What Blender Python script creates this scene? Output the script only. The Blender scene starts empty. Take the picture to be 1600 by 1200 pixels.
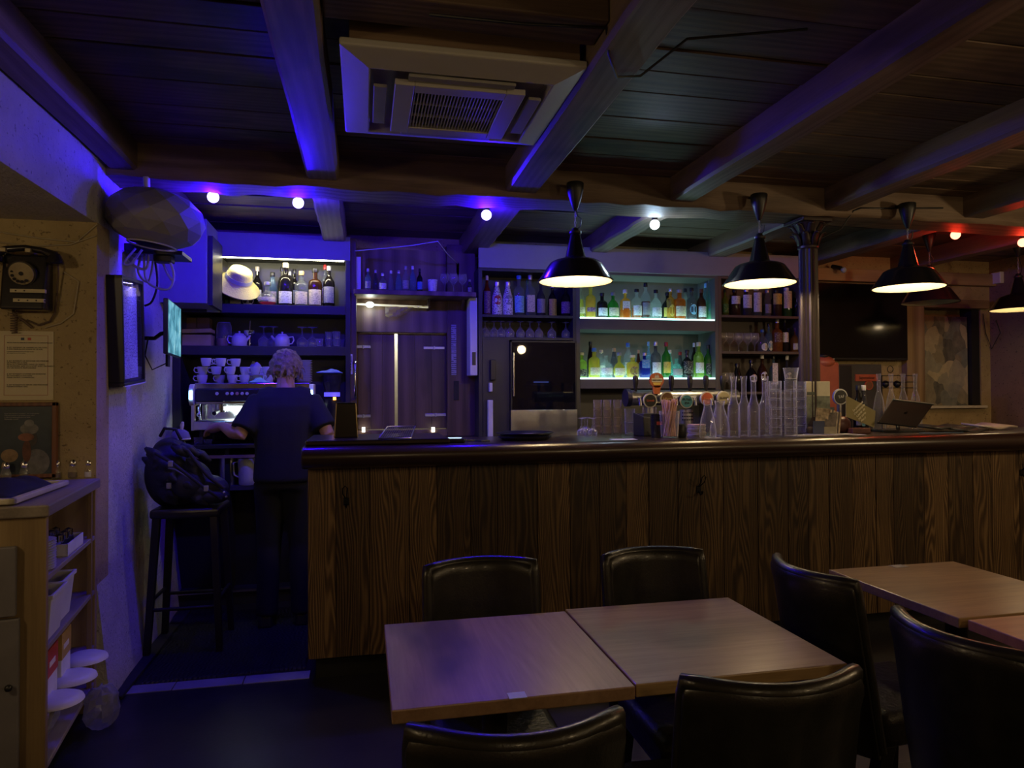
import bpy, bmesh, math, random
from mathutils import Vector, Matrix
random.seed(7)
R = math.radians; PI = math.pi
sc = bpy.context.scene; COL = sc.collection
# ------------------------------------------------------------------ camera
F = 1080.0; H = 1.45                       # focal length in pixels (1600x1200 frame), eye height
yaw = math.atan(232/F); pit = math.atan(16/F); rho = math.atan(26/5178)
f0 = Vector((math.sin(yaw), math.cos(yaw), 0)); r0 = Vector((math.cos(yaw), -math.sin(yaw), 0)); ZU = Vector((0, 0, 1))
cf = f0*math.cos(pit) + ZU*math.sin(pit); u0 = ZU*math.cos(pit) - f0*math.sin(pit)
cr = r0*math.cos(rho) - u0*math.sin(rho); cu = u0*math.cos(rho) + r0*math.sin(rho)
CAM = Vector((0, 0, H))
cd = bpy.data.cameras.new('camera'); cd.sensor_width = 36; cd.lens = F/1600*36; cd.clip_start = .02
cam = bpy.data.objects.new('camera', cd); COL.objects.link(cam)
cam.matrix_world = Matrix(((cr.x, cu.x, -cf.x, 0), (cr.y, cu.y, -cf.y, 0), (cr.z, cu.z, -cf.z, H), (0, 0, 0, 1)))
sc.camera = cam
def W(px, py, X=None, Y=None, Z=None):
    """world point where the sight line of a photo pixel meets a real plane of the room"""
    d = cr*((px-800)/F) + cu*((600-py)/F) + cf
    s = X/d.x if X is not None else (Y/d.y if Y is not None else (Z-H)/d.z)
    return CAM + d*s
def mpp(p):                                  # metres per photo pixel at a point
    return (Vector(p)-CAM).dot(cf)/F
# ------------------------------------------------------------------ world, view, lights
wd = bpy.data.worlds.new('night'); sc.world = wd; wd.use_nodes = True
wd.node_tree.nodes['Background'].inputs[0].default_value = (.02, .02, .03, 1); wd.node_tree.nodes['Background'].inputs[1].default_value = .3
vs = sc.view_settings; vs.view_transform = 'Standard'; vs.look = 'None'; vs.gamma = 1; vs.use_curve_mapping = False; vs.exposure = 0.15
cy = sc.cycles; cy.use_denoising = True; cy.max_bounces = 8; cy.diffuse_bounces = 3; cy.glossy_bounces = 3; cy.transmission_bounces = 6; cy.transparent_max_bounces = 24
cy.caustics_reflective = False; cy.caustics_refractive = False; cy.sample_clamp_indirect = 4; cy.sample_clamp_direct = 0
def lamp(name, kind, loc, power, color, size=.05, rot=None, **kw):
    l = bpy.data.lights.new(name, kind); l.energy = power; l.color = color
    if kind == 'AREA': l.size = size
    else: l.shadow_soft_size = size
    for k, v in kw.items(): setattr(l, k, v)
    o = bpy.data.objects.new(name, l); COL.objects.link(o); o.location = loc
    if rot: o.rotation_euler = rot
    return o
WARM = (1, .72, .38)
# warm fill lights added behind and beside the camera, for unseen room lamps
lamp('dining_fill', 'POINT', (2.6, -.9, 2.2), 18, WARM, .07)
lamp('dining_fill', 'POINT', (3.4, .5, 2.3), 13, WARM, .07)
lamp('dining_fill', 'POINT', (.3, -1.1, 2.2), 9, WARM, .07)
lamp('dining_fill', 'POINT', (-2.0, 1.3, 2.0), 12, WARM, .07)
lamp('dining_fill', 'POINT', (4.6, 1.6, 2.1), 30, WARM, .07)
# ------------------------------------------------------------------ materials
MATS = {}
def nt(name):
    m = bpy.data.materials.new(name); m.use_nodes = True; t = m.node_tree
    return m, t, t.nodes['Principled BSDF'], t.nodes, t.links
def L4(c): return (c[0], c[1], c[2], 1)
def coords(t, scale=(1, 1, 1), rnd=True):
    n, l = t.nodes, t.links
    tc = n.new('ShaderNodeTexCoord'); mp = n.new('ShaderNodeMapping'); mp.inputs['Scale'].default_value = scale
    l.new(tc.outputs['Object'], mp.inputs['Vector'])
    if rnd:
        oi = n.new('ShaderNodeObjectInfo'); mu = n.new('ShaderNodeMath'); mu.operation = 'MULTIPLY'; mu.inputs[1].default_value = 37.
        l.new(oi.outputs['Random'], mu.inputs[0]); l.new(mu.outputs[0], mp.inputs['Location'])
    return mp.outputs['Vector']
def noise(t, vec, scale, detail=4, rough=.6, dist=0):
    n = t.nodes.new('ShaderNodeTexNoise'); n.inputs['Scale'].default_value = scale; n.inputs['Detail'].default_value = detail
    n.inputs['Roughness'].default_value = rough; n.inputs['Distortion'].default_value = dist
    t.links.new(vec, n.inputs['Vector']); return n.outputs['Fac']
def ramp(t, fac, stops):
    r = t.nodes.new('ShaderNodeValToRGB'); e = r.color_ramp.elements
    while len(e) < len(stops): e.new(.5)
    for k, (p, c) in enumerate(stops): e[k].position = p; e[k].color = L4(c)
    t.links.new(fac, r.inputs['Fac']); return r.outputs['Color']
def math_(t, op, a, b=None):
    m = t.nodes.new('ShaderNodeMath'); m.operation = op
    for k, v in enumerate((a, b)):
        if v is None: continue
        if isinstance(v, (int, float)): m.inputs[k].default_value = v
        else: t.links.new(v, m.inputs[k])
    return m.outputs[0]
def mixc(t, fac, a, b, mode='MIX'):
    m = t.nodes.new('ShaderNodeMix'); m.data_type = 'RGBA'; m.blend_type = mode
    for s, v in ((0, fac), (6, a), (7, b)):
        if isinstance(v, (int, float)): m.inputs[s].default_value = v
        elif isinstance(v, tuple): m.inputs[s].default_value = L4(v)
        else: t.links.new(v, m.inputs[s])
    return m.outputs[2]
def bump(t, b, h, strength, dist=.01):
    bn = t.nodes.new('ShaderNodeBump'); bn.inputs['Strength'].default_value = strength; bn.inputs['Distance'].default_value = dist
    t.links.new(h, bn.inputs['Height']); t.links.new(bn.outputs['Normal'], b.inputs['Normal'])
def M(name, col=(.5, .5, .5), rough=.5, metal=0, var=.12, scale=9, bmp=0, bscale=60, coat=0, emit=None, es=1, spec=.5):
    """plain finish with slight procedural mottling"""
    if name in MATS: return MATS[name]
    m, t, b, n, l = nt(name)
    v = coords(t); nz = noise(t, v, scale)
    lo = tuple(c*(1-var) for c in col); hi = tuple(min(1, c*(1+var)) for c in col)
    l.new(ramp(t, nz, [(.3, lo), (.7, hi)]), b.inputs['Base Color'])
    b.inputs['Roughness'].default_value = rough; b.inputs['Metallic'].default_value = metal
    b.inputs['Specular IOR Level'].default_value = spec
    if coat: b.inputs['Coat Weight'].default_value = coat; b.inputs['Coat Roughness'].default_value = .12
    if bmp: bump(t, b, noise(t, v, bscale, 5), bmp)
    if emit: b.inputs['Emission Color'].default_value = L4(emit); b.inputs['Emission Strength'].default_value = es
    MATS[name] = m; return m
def wood(name, dark, mid, light, axis='X', rough=.5, freq=26, stretch=.1, stain=0, bmp=.25, coat=0, tone=.35, wobble=2.0, rw=.30, ws=2.6):
    """sawn boards: cathedral rings stretched along the grain, fine fibres, per-board tone"""
    if name in MATS: return MATS[name]
    m, t, b, n, l = nt(name)
    s = {'X': (stretch, 1, 1), 'Y': (1, stretch, 1), 'Z': (1, 1, stretch)}[axis]
    v = coords(t, s)
    sep = n.new('ShaderNodeSeparateXYZ'); l.new(v, sep.inputs[0])
    cross = {'X': 1, 'Y': 0, 'Z': 0}[axis]
    warp = noise(t, v, ws, 2, .5)
    ph = math_(t, 'ADD', math_(t, 'MULTIPLY', sep.outputs[cross], freq), math_(t, 'MULTIPLY', warp, freq*wobble*.16))
    ring = math_(t, 'ADD', math_(t, 'MULTIPLY', math_(t, 'SINE', math_(t, 'MULTIPLY', ph, 6.28)), .5), .5)
    s2 = tuple(x*9 if x == 1 else x*3 for x in s)
    fib = noise(t, coords(t, s2), 12, 5, .7)
    big = noise(t, v, 3.5, 3, .6)
    fac = math_(t, 'ADD', math_(t, 'MULTIPLY', ring, rw), math_(t, 'ADD', math_(t, 'MULTIPLY', fib, .44), math_(t, 'MULTIPLY', big, .74-rw)))
    c = ramp(t, fac, [(.3, dark), (.58, mid), (.85, light)])
    oi = n.new('ShaderNodeObjectInfo')
    tn = math_(t, 'ADD', math_(t, 'MULTIPLY', oi.outputs['Random'], tone), 1-tone*.5)
    cmb = n.new('ShaderNodeCombineColor')
    for k in range(3): l.new(tn, cmb.inputs[k])
    c = mixc(t, 1.0, c, cmb.outputs[0], 'MULTIPLY')
    if stain:
        st = ramp(t, noise(t, coords(t, tuple(max(x, .35) for x in s)), 3.1, 3, .55), [(.56, (0, 0, 0)), (.66, (1, 1, 1))])
        c = mixc(t, math_(t, 'MULTIPLY', st, stain), c, tuple(x*.3 for x in dark))
    l.new(c, b.inputs['Base Color']); b.inputs['Roughness'].default_value = rough
    if coat: b.inputs['Coat Weight'].default_value = coat; b.inputs['Coat Roughness'].default_value = .2
    bump(t, b, fac, bmp, .004)
    MATS[name] = m; return m
def plaster(name, a, bcol, sc_=3, bmp=.5):
    m, t, b, n, l = nt(name); v = coords(t, rnd=False)
    n1 = noise(t, v, sc_, 6, .65, .4); n2 = noise(t, v, 38, 6, .7)
    c = ramp(t, n1, [(.3, a), (.7, bcol)])
    pits = ramp(t, noise(t, v, 55, 3, .5), [(.30, tuple(x*.35 for x in a)), (.37, (1, 1, 1))])
    l.new(mixc(t, .6, c, pits, 'MULTIPLY'), b.inputs['Base Color']); b.inputs['Roughness'].default_value = .85
    bump(t, b, math_(t, 'ADD', n1, n2), bmp, .02); MATS[name] = m; return m
def glow(name, col, strength):
    if name in MATS: return MATS[name]
    m, t, b, n, l = nt(name); b.inputs['Base Color'].default_value = L4(col)
    b.inputs['Emission Color'].default_value = L4(col); b.inputs['Emission Strength'].default_value = strength
    MATS[name] = m; return m
def glass(name, col=(.95, .97, 1), dens=.06, gloss=1.0, rough=.03, edge=0):
    """thin glass or filled bottle: tinted pass-through, some scatter, Fresnel gloss"""
    if name in MATS: return MATS[name]
    m, t, b, n, l = nt(name); n.remove(b); out = n['Material Output']
    tr = n.new('ShaderNodeBsdfTransparent'); tr.inputs[0].default_value = L4(col)
    tl = n.new('ShaderNodeBsdfTranslucent'); tl.inputs[0].default_value = L4(col)
    df = n.new('ShaderNodeBsdfDiffuse'); df.inputs[0].default_value = L4(col)
    a1 = n.new('ShaderNodeMixShader'); a1.inputs[0].default_value = .45; l.new(tl.outputs[0], a1.inputs[1]); l.new(df.outputs[0], a1.inputs[2])
    a2 = n.new('ShaderNodeMixShader'); l.new(tr.outputs[0], a2.inputs[1]); l.new(a1.outputs[0], a2.inputs[2])
    v = coords(t); sc_f = math_(t, 'MULTIPLY', math_(t, 'ADD', noise(t, v, 14, 3), .5), dens)
    if edge:
        lw = n.new('ShaderNodeLayerWeight'); lw.inputs[0].default_value = .5
        sc_f = math_(t, 'ADD', sc_f, math_(t, 'MULTIPLY', math_(t, 'POWER', lw.outputs['Facing'], 3.2), edge))
    l.new(sc_f, a2.inputs[0])
    gl = n.new('ShaderNodeBsdfGlossy'); gl.inputs['Roughness'].default_value = rough
    fr = n.new('ShaderNodeFresnel'); fr.inputs[0].default_value = 1.5
    ge = n.new('ShaderNodeNewGeometry'); front = math_(t, 'SUBTRACT', 1.0, ge.outputs['Backfacing'])
    mx = n.new('ShaderNodeMixShader'); l.new(math_(t, 'MULTIPLY', math_(t, 'MULTIPLY', fr.outputs[0], gloss), front), mx.inputs[0])
    l.new(a2.outputs[0], mx.inputs[1]); l.new(gl.outputs[0], mx.inputs[2]); l.new(mx.outputs[0], out.inputs[0])
    MATS[name] = m; return m
def printed(name, base, ink, scale=70, thr=.55):
    """paper label with bands of unreadable small print"""
    if name in MATS: return MATS[name]
    m, t, b, n, l = nt(name); v = coords(t, (1, 1, 2.2))
    w = n.new('ShaderNodeTexWave'); w.bands_direction = 'Z'; w.inputs['Scale'].default_value = scale*.35; l.new(v, w.inputs['Vector'])
    nz = noise(t, v, scale, 2)
    k = math_(t, 'MULTIPLY', math_(t, 'GREATER_THAN', w.outputs['Fac'], .6), math_(t, 'GREATER_THAN', nz, thr))
    l.new(mixc(t, math_(t, 'MULTIPLY', k, .8), base, ink), b.inputs['Base Color']); b.inputs['Roughness'].default_value = .6
    MATS[name] = m; return m
# ------------------------------------------------------------------ mesh building
class MB:
    def __init__(s): s.v = []; s.f = []
    def add(s, vs, fs, T=None):
        o = len(s.v)
        for p in vs:
            p = Vector(p); s.v.append(T @ p if T is not None else p)
        s.f += [tuple(i+o for i in f) for f in fs]; return s
    def box(s, x0, x1, y0, y1, z0, z1, T=None):
        return s.add([(x0, y0, z0), (x1, y0, z0), (x1, y1, z0), (x0, y1, z0), (x0, y0, z1), (x1, y0, z1), (x1, y1, z1), (x0, y1, z1)],
                     [(0, 3, 2, 1), (4, 5, 6, 7), (0, 1, 5, 4), (1, 2, 6, 5), (2, 3, 7, 6), (3, 0, 4, 7)], T)
    def hexa(s, b, t):                        # 4 bottom points, 4 top points, counter-clockwise
        return s.add(list(b)+list(t), [(0, 3, 2, 1), (4, 5, 6, 7), (0, 1, 5, 4), (1, 2, 6, 5), (2, 3, 7, 6), (3, 0, 4, 7)])
    def prism(s, poly, a0, a1, axis='X'):     # closed 2D outline swept along an axis
        n = len(poly); k = {'X': lambda p, a: (a, p[0], p[1]), 'Y': lambda p, a: (p[0], a, p[1]), 'Z': lambda p, a: (p[0], p[1], a)}[axis]
        return s.add([k(p, a0) for p in poly]+[k(p, a1) for p in poly],
                     [tuple(range(n))[::-1], tuple(range(n, 2*n))]+[(i, (i+1) % n, n+(i+1) % n, n+i) for i in range(n)])
    def lathe(s, prof, c=(0, 0, 0), seg=20, T=None, a0=0, a1=None, cap=True, sx=1, sy=1):
        full = a1 is None; a1 = 2*PI if full else a1; m = seg if full else seg+1; vs = []; fs = []
        for r, z in prof:
            for k in range(m):
                a = a0+(a1-a0)*k/seg; vs.append((c[0]+r*sx*math.cos(a), c[1]+r*sy*math.sin(a), c[2]+z))
        for i in range(len(prof)-1):
            for k in range(seg):
                k2 = (k+1) % m; fs.append((i*m+k, i*m+k2, (i+1)*m+k2, (i+1)*m+k))
        if full and cap:
            if prof[0][0] > 1e-5: fs.append(tuple(range(m))[::-1])
            if prof[-1][0] > 1e-5: fs.append(tuple((len(prof)-1)*m+k for k in range(m)))
        return s.add(vs, fs, T)
    def cyl(s, a, b, r, r2=None, seg=12):
        a = Vector(a); b = Vector(b); return s.tube([a, b], [r, r if r2 is None else r2], seg)
    def tube(s, pts, r, seg=8, closed=False):
        pts = [Vector(p) for p in pts]; n = len(pts); rr = r if isinstance(r, (list, tuple)) else [r]*n
        vs = []; up = None
        for i, p in enumerate(pts):
            a = pts[i-1] if (i or closed) else p; b = pts[(i+1) % n] if (i < n-1 or closed) else p
            t = (b-a).normalized() if (b-a).length > 1e-9 else Vector((0, 0, 1))
            if up is None: up = t.orthogonal().normalized()
            up = (up - t*up.dot(t)); up = up.normalized() if up.length > 1e-6 else t.orthogonal().normalized()
            w = t.cross(up)
            for k in range(seg):
                an = 2*PI*k/seg; vs.append(p+(up*math.cos(an)+w*math.sin(an))*rr[i])
        fs = []
        for i in range(n if closed else n-1):
            j = (i+1) % n
            for k in range(seg): fs.append((i*seg+k, i*seg+(k+1) % seg, j*seg+(k+1) % seg, j*seg+k))
        if not closed: fs += [tuple(range(seg))[::-1], tuple((n-1)*seg+k for k in range(seg))]
        return s.add(vs, fs)
    def ball(s, c, r, seg=14, rings=9, sz=1, sx=1, sy=1, T=None):
        return s.lathe([(max(1e-6, r*math.sin(PI*i/rings)), -r*sz*math.cos(PI*i/rings)) for i in range(rings+1)], c, seg, T, cap=False, sx=sx, sy=sy)
    def build(s, name, mat, parent=None, smooth=None, bevel=0, seg=2, world=True, mesh=None):
        if parent is None:
            xs = [v.x for v in s.v]; ys = [v.y for v in s.v]; zs = [v.z for v in s.v]
            o3 = Vector(((min(xs)+max(xs))/2, (min(ys)+max(ys))/2, min(zs))); V = [v-o3 for v in s.v]
        else:
            o3 = Vector((0, 0, 0)); V = s.v
            if world:
                T = total(parent).inverted(); V = [T @ v for v in s.v]
        me = bpy.data.meshes.new(name); me.from_pydata([tuple(v) for v in V], [], s.f); me.materials.append(mat)
        bm = bmesh.new(); bm.from_mesh(me); bmesh.ops.recalc_face_normals(bm, faces=bm.faces); bm.to_mesh(me); bm.free()
        if smooth:
            for p in me.polygons: p.use_smooth = True
            me.set_sharp_from_angle(angle=R(smooth))
        o = bpy.data.objects.new(name, me); COL.objects.link(o); o.location = o3
        if parent is not None: o.parent = parent
        if bevel:
            b = o.modifiers.new('edge', 'BEVEL'); b.width = bevel; b.segments = seg; b.limit_method = 'ANGLE'
        return o
def total(o):
    T = Matrix.LocRotScale(o.location, o.rotation_euler, o.scale)
    return total(o.parent) @ T if o.parent else T
def tag(o, label, cat, group=None):
    o['label'] = label; o['category'] = cat
    if group: o['group'] = group
    return o
def struct(o, label=None):
    o['kind'] = 'structure'
    if label: o['label'] = label
    return o
def thing(name, label, cat, loc=(0, 0, 0), rz=0, group=None):
    o = bpy.data.objects.new(name, None); COL.objects.link(o); o.empty_display_size = .05
    o.location = loc; o.rotation_euler = (0, 0, rz); return tag(o, label, cat, group)
def dup(o, loc=None, rz=None, label=None, parent=None):
    c = o.copy(); COL.objects.link(c); c.parent = parent
    if loc is not None: c.location = loc
    if rz is not None: c.rotation_euler = (0, 0, rz)
    if label: c['label'] = label
    for ch in list(o.children): dup(ch, parent=c)
    return c
def B(*a, **k): return MB().box(*a, **k)
def text(name, body, size, mat, parent, origin, xdir, ydir, depth=.0006, align='CENTER', bold=0):
    """lettering lying on a surface: xdir reads along the line, ydir is up"""
    cu_ = bpy.data.curves.new(name, 'FONT'); cu_.body = body; cu_.size = size; cu_.align_x = align; cu_.align_y = 'CENTER'; cu_.extrude = depth; cu_.resolution_u = 2; cu_.offset = bold
    t = bpy.data.objects.new('tmp', cu_); COL.objects.link(t); dg = bpy.context.evaluated_depsgraph_get()
    me = bpy.data.meshes.new_from_object(t.evaluated_get(dg)); bpy.data.objects.remove(t)
    x = Vector(xdir).normalized(); y = Vector(ydir); y = (y-x*y.dot(x)).normalized(); z = x.cross(y)
    T = Matrix((x, y, z)).transposed().to_4x4(); T.translation = Vector(origin)
    if parent is not None: T = total(parent).inverted() @ T
    me.transform(T); me.name = name; me.materials.clear(); me.materials.append(mat)
    o = bpy.data.objects.new(name, me); COL.objects.link(o); o.parent = parent; return o
ORD = ['first', 'second', 'third', 'fourth', 'fifth', 'sixth', 'seventh', 'eighth', 'ninth', 'tenth', 'eleventh', 'twelfth', 'thirteenth', 'fourteenth', 'fifteenth', 'sixteenth', 'seventeenth', 'eighteenth', 'nineteenth', 'twentieth']
# ================================================================== THE SETTING
YB = 3.62; CZ = 1.195; YS = 5.25; YW = 5.60; ZC = 2.72
ochre = plaster('ochre_plaster', (.36, .27, .13), (.50, .39, .20), 2.5, .5)
pale = plaster('pale_rough_plaster', (.55, .52, .48), (.72, .69, .63), 3.5, .8)
brownp = plaster('brown_plaster', (.20, .13, .09), (.30, .20, .13), 2.5, .6)
ceilw = wood('ceiling_plank_wood', (.06, .036, .022), (.16, .10, .062), (.26, .17, .11), 'X', .55, 24, .09, .8, .4, 0, .5, 2, .15)
joistw = wood('joist_wood', (.09, .06, .045), (.20, .14, .105), (.31, .23, .175), 'Y', .5, 24, .09, .6, .3, 0, .2, 2, .15)
girdw = wood('girder_wood', (.07, .045, .03), (.16, .105, .07), (.27, .19, .13), 'X', .6, 24, .09, .35, .8, 0, .2, 2, .2)
slate = M('dark_floor_vinyl', (.022, .021, .024), .35, var=.3, scale=3, bmp=.08, bscale=30)
mb = MB().box(-2.9, 6.0, -2.5, 6.4, -.06, 0); floor = struct(mb.build('floor', slate), 'dark smooth floor of the bar room')
# pale tile strip across the bar opening
tilem = M('pale_grey_floor_tile', (.32, .33, .36), .4, var=.15, scale=6)
for x0, x1 in ((-1.23, -.93), (-.925, -.60), (-.595, -.275)):
    B(x0, x1, 3.70, 3.80, -.002, .004).build('tile', tilem, floor, bevel=.002)
def wall(name, mat, label, *bxs):
    m = MB()
    for b in bxs: m.box(*b)
    return struct(m.build(name, mat), label)
# back wall with the hatch opening and the picture niche
wall('wall_back', ochre, 'ochre plaster wall behind the back bar',
     (-2.9, -.02, YW, YW+.15, 0, ZC), (.72, 5.16, YW, YW+.15, 0, ZC), (-.02, .72, YW, YW+.15, 0, 1.10), (-.02, .72, YW, YW+.15, 2.25, ZC),
     (5.16, 5.86, YW, YW+.15, 0, 1.32), (5.16, 5.86, YW, YW+.15, 2.28, ZC), (5.86, 6.1, YW, YW+.15, 0, ZC), (5.1, 5.95, YW+.15, YW+.2, 1.2, 2.4))
wall('wall_right', brownp, 'dark brown plaster wall at the far right', (5.97, 6.1, -2.5, YW, 0, ZC))
wall('wall_front', ochre, 'ochre wall behind the viewer', (-2.9, 6.1, -2.62, -2.5, 0, ZC))
# left: alcove with bulkhead above it, then the pale wall running back beside the opening
wall('wall_alcove', ochre, 'ochre plaster wall behind the old wall telephone', (-2.9, -1.228, 3.588, 3.75, 0, 2.27))
wall('wall_outer', ochre, 'ochre wall closing the alcove', (-3.02, -2.9, -2.5, 3.75, 0, ZC))
wall('wall_bulkhead', pale, 'plaster bulkhead above the alcove at upper left', (-2.9, -1.235, -2.5, 3.61, 2.27, ZC))
m = MB(); n = 14; rows = []
rnd = random.Random(3)
zs = [0, .1, .3, .6, 1.0, 1.5, 2.0, ZC]; ys = [3.60+(5.62-3.60)*i/12 for i in range(13)]
V = []
for zi, z in enumerate(zs):
    for yi, y in enumerate(ys):
        fl = .10*max(0, 1-z/.9)**2
        V.append((-1.238-.045*(y-3.62)+(fl if yi < 12 else 0)*.75+rnd.uniform(-.006, .006), y, z))
Fc = [(zi*13+yi, zi*13+yi+1, (zi+1)*13+yi+1, (zi+1)*13+yi) for zi in range(7) for yi in range(12)]
m.add(V, Fc)
k = len(m.v); m.add([(-1.45, 3.60, 0), (-1.45, 3.60, ZC), (-1.45, 5.62, 0), (-1.45, 5.62, ZC)], [])
m.f += [tuple([k, k+1]+[zi*13 for zi in range(7, -1, -1)]), tuple([k+3, k+2]+[zi*13+12 for zi in range(8)]), (k, k+2, k+3, k+1)]
struct(m.build('wall_left', pale, smooth=35), 'pale rough plaster wall beside the bar opening')
B(-1.20, -1.13, 3.64, 5.0, 0, .02).build('baseboard_left', M('dark_skirting', (.03, .028, .03), .6), bevel=.005)['kind'] = 'structure'
# ceiling: planks, joists, girder
ceil = struct(B(-2.95, 6.1, -2.6, YW+.1, ZC+.03, ZC+.09).build('ceiling', ceilw), 'dark timber ceiling of planks on joists')
y = -2.5; rnd = random.Random(11)
while y < YW-.05:
    w = rnd.uniform(.17, .27); y1 = min(y+w, YW)
    cuts = sorted(rnd.sample([-.2, .87, 1.84, 2.87, 3.89], 1 if y < 1 else 2)); xs = [-1.235]+cuts+[5.97]
    for a, b in zip(xs, xs[1:]):
        B(a+.002, b-.002, y+.004, y1-.004, ZC-rnd.uniform(0, .007), ZC+.03).build('plank', ceilw, ceil, bevel=.003, seg=1)
    y = y1
for x0, x1, nm in ((-1.235, -1.10, 0), (-.29, -.125, 0), (.77, .955, 0), (1.765, 1.915, 0), (2.785, 2.955, 0), (3.80, 3.97, 0), (4.85, 5.0, 0)):
    for ya, yb in ((-2.5, 3.75), (3.99, 5.62)):
        m = MB(); N = 14; rr = random.Random(int(x0*100)+int(ya)); ring = []
        for i in range(N+1):
            yy = ya+(yb-ya)*i/N; dx = rr.uniform(-.004, .004); dz = rr.uniform(-.004, .004); c = .014
            ring.append([(x0+dx, yy, ZC), (x0+dx, yy, 2.58+dz+c), (x0+dx+c, yy, 2.58+dz), (x1+dx-c, yy, 2.58+dz), (x1+dx, yy, 2.58+dz+c), (x1+dx, yy, ZC)])
        m.add([p for r_ in ring for p in r_], [(i*6+k, i*6+(k+1) % 6, (i+1)*6+(k+1) % 6, (i+1)*6+k) for i in range(N) for k in range(6)]+[(5, 4, 3, 2, 1, 0), tuple(N*6+k for k in range(6))])
        m.build('joist', joistw, ceil, smooth=30)
m = MB(); N = 60; rr = random.Random(5); ring = []
for i in range(N+1):
    xx = -1.30+(5.97+1.30)*i/N; q = [rr.uniform(-.008, .008) for _ in range(4)]
    ring.append([(xx, 3.75+q[0]*.6, ZC), (xx, 3.75+q[0]*.6, 2.565+q[1]), (xx, 3.765+q[2], 2.545+q[1]), (xx, 3.97+q[2], 2.54+q[3]), (xx, 3.99+q[3], 2.56+q[3]), (xx, 3.99+q[3], ZC)])
m.add([p for r_ in ring for p in r_], [(i*6+k, (i+1)*6+k, (i+1)*6+(k+1) % 6, i*6+(k+1) % 6) for i in range(N) for k in range(6)]+[(0, 1, 2, 3, 4, 5), tuple(N*6+k for k in range(6))[::-1]])
m.build('girder', girdw, ceil, smooth=40)
# trim: lintel over the screen, post beside the picture niche, niche ledge
trimw = wood('ochre_timber', (.16, .10, .05), (.30, .20, .10), (.42, .30, .16), 'Z', .6, 9, .1, .2, .4)
trimx = wood('ochre_timber_across', (.16, .10, .05), (.30, .20, .10), (.42, .30, .16), 'X', .6, 9, .1, .2, .4)
struct(B(3.9, 5.97, 5.52, YW, 2.47, 2.585).build('trim_1', trimx, bevel=.006), 'timber lintel above the dark screen')
struct(B(4.96, 5.16, 5.53, YW, 1.2, 2.47).build('trim_2', trimw, bevel=.006), 'timber post between screen and picture')
struct(B(5.16, 5.90, 5.53, YW, 2.25, 2.33).build('trim_3', trimx, bevel=.006), 'timber head above the picture niche')
struct(B(5.14, 5.88, 5.55, YW+.02, 1.295, 1.32).build('trim_4', M('white_ledge', (.6, .56, .48), .6), bevel=.004), 'thin pale ledge below the picture')
# ================================================================== BAR
barw = wood('bar_plank_wood', (.018, .010, .004), (.085, .048, .020), (.20, .125, .055), 'Z', .5, 66, .12, .3, .6, .05, 1.1, 2.0, .33, 6)
topw = wood('counter_top_wood', (.010, .005, .004), (.024, .012, .009), (.045, .025, .02), 'X', .28, 10, .1, 0, .1, .5, .1)
dark = M('near_black_panel', (.012, .012, .013), .6)
bar = thing('bar_counter', 'long bar counter clad in vertical brown boards', 'bar counter', (2.3, 3.8, 0))
B(-.27, 5.2, YB+.025, 4.05, .125, 1.085).build('carcass', dark, bar)
B(-.24, 5.2, 3.70, 4.02, 0, .125).build('kick_plate', dark, bar)
x = -.275; rnd = random.Random(21)
while x < 5.2:
    w = rnd.uniform(.12, .22); x1 = min(x+w, 5.2); d = rnd.uniform(0, .004)
    B(x+.0012, x1-.0012, YB+d, YB+.03, .12+rnd.uniform(0, .006), 1.088).build('plank', barw, bar, bevel=.002, seg=1); x = x1
for y0 in (3.652, 3.78, 3.91):
    B(-.278, -.262, y0, y0+.125, .12, 1.088).build('plank', barw, bar, bevel=.002, seg=1)
prof = [(3.64, 1.083)]+[(3.575-.06*math.sin(a), 1.139-.056*math.cos(a)) for a in [PI*i/10 for i in range(11)]]+[(4.14, 1.195), (4.14, 1.083)]
top = tag(MB().prism(prof, -.30, 5.25).build('worktop', topw, smooth=35, bevel=.008), 'dark polished wooden counter top with a rounded front edge', 'counter top')
tag(B(-.285, .44, 3.585, 4.12, CZ, CZ+.028).build('counter_flap', topw, bevel=.008), 'thick dark wooden board lying on the left end of the bar', 'board')
FZ = CZ+.028
# coat hooks on the bar front
iron = M('black_iron', (.012, .012, .012), .45, .6)
for k, (px, py, lab) in enumerate(((541, 783, 'black iron coat hook at the left end of the bar front'), (1092, 764, 'black iron coat hook on the bar front behind the right tables'), (1597, 738, 'black iron coat hook at the right edge of the view'))):
    p = W(px, py, Y=YB-.004); h = thing('coat_hook', lab, 'hook', (p.x, YB, p.z), 0, 'coat hooks on the bar front')
    MB().box(p.x-.014, p.x+.014, YB-.006, YB+.002, p.z-.022, p.z+.018).build('plate', iron, h, bevel=.003)
    q = p.x+(.012 if k else -.004)
    MB().tube([(p.x-.004, YB-.006, p.z+.015), (q-.012, YB-.03, p.z+.04), (q-.013, YB-.045, p.z+.07), (q, YB-.048, p.z+.082), (q+.011, YB-.045, p.z+.07), (q+.008, YB-.03, p.z+.04), (p.x+.004, YB-.006, p.z+.015)], .0028, 8).build('upper_loop', iron, h, smooth=60)
    MB().tube([(p.x, YB-.004, p.z-.012), (p.x, YB-.025, p.z-.03), (p.x, YB-.042, p.z-.022), (p.x, YB-.046, p.z-.008)], [.004, .004, .004, .006], 8).build('lower_prong', iron, h, smooth=60)
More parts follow.
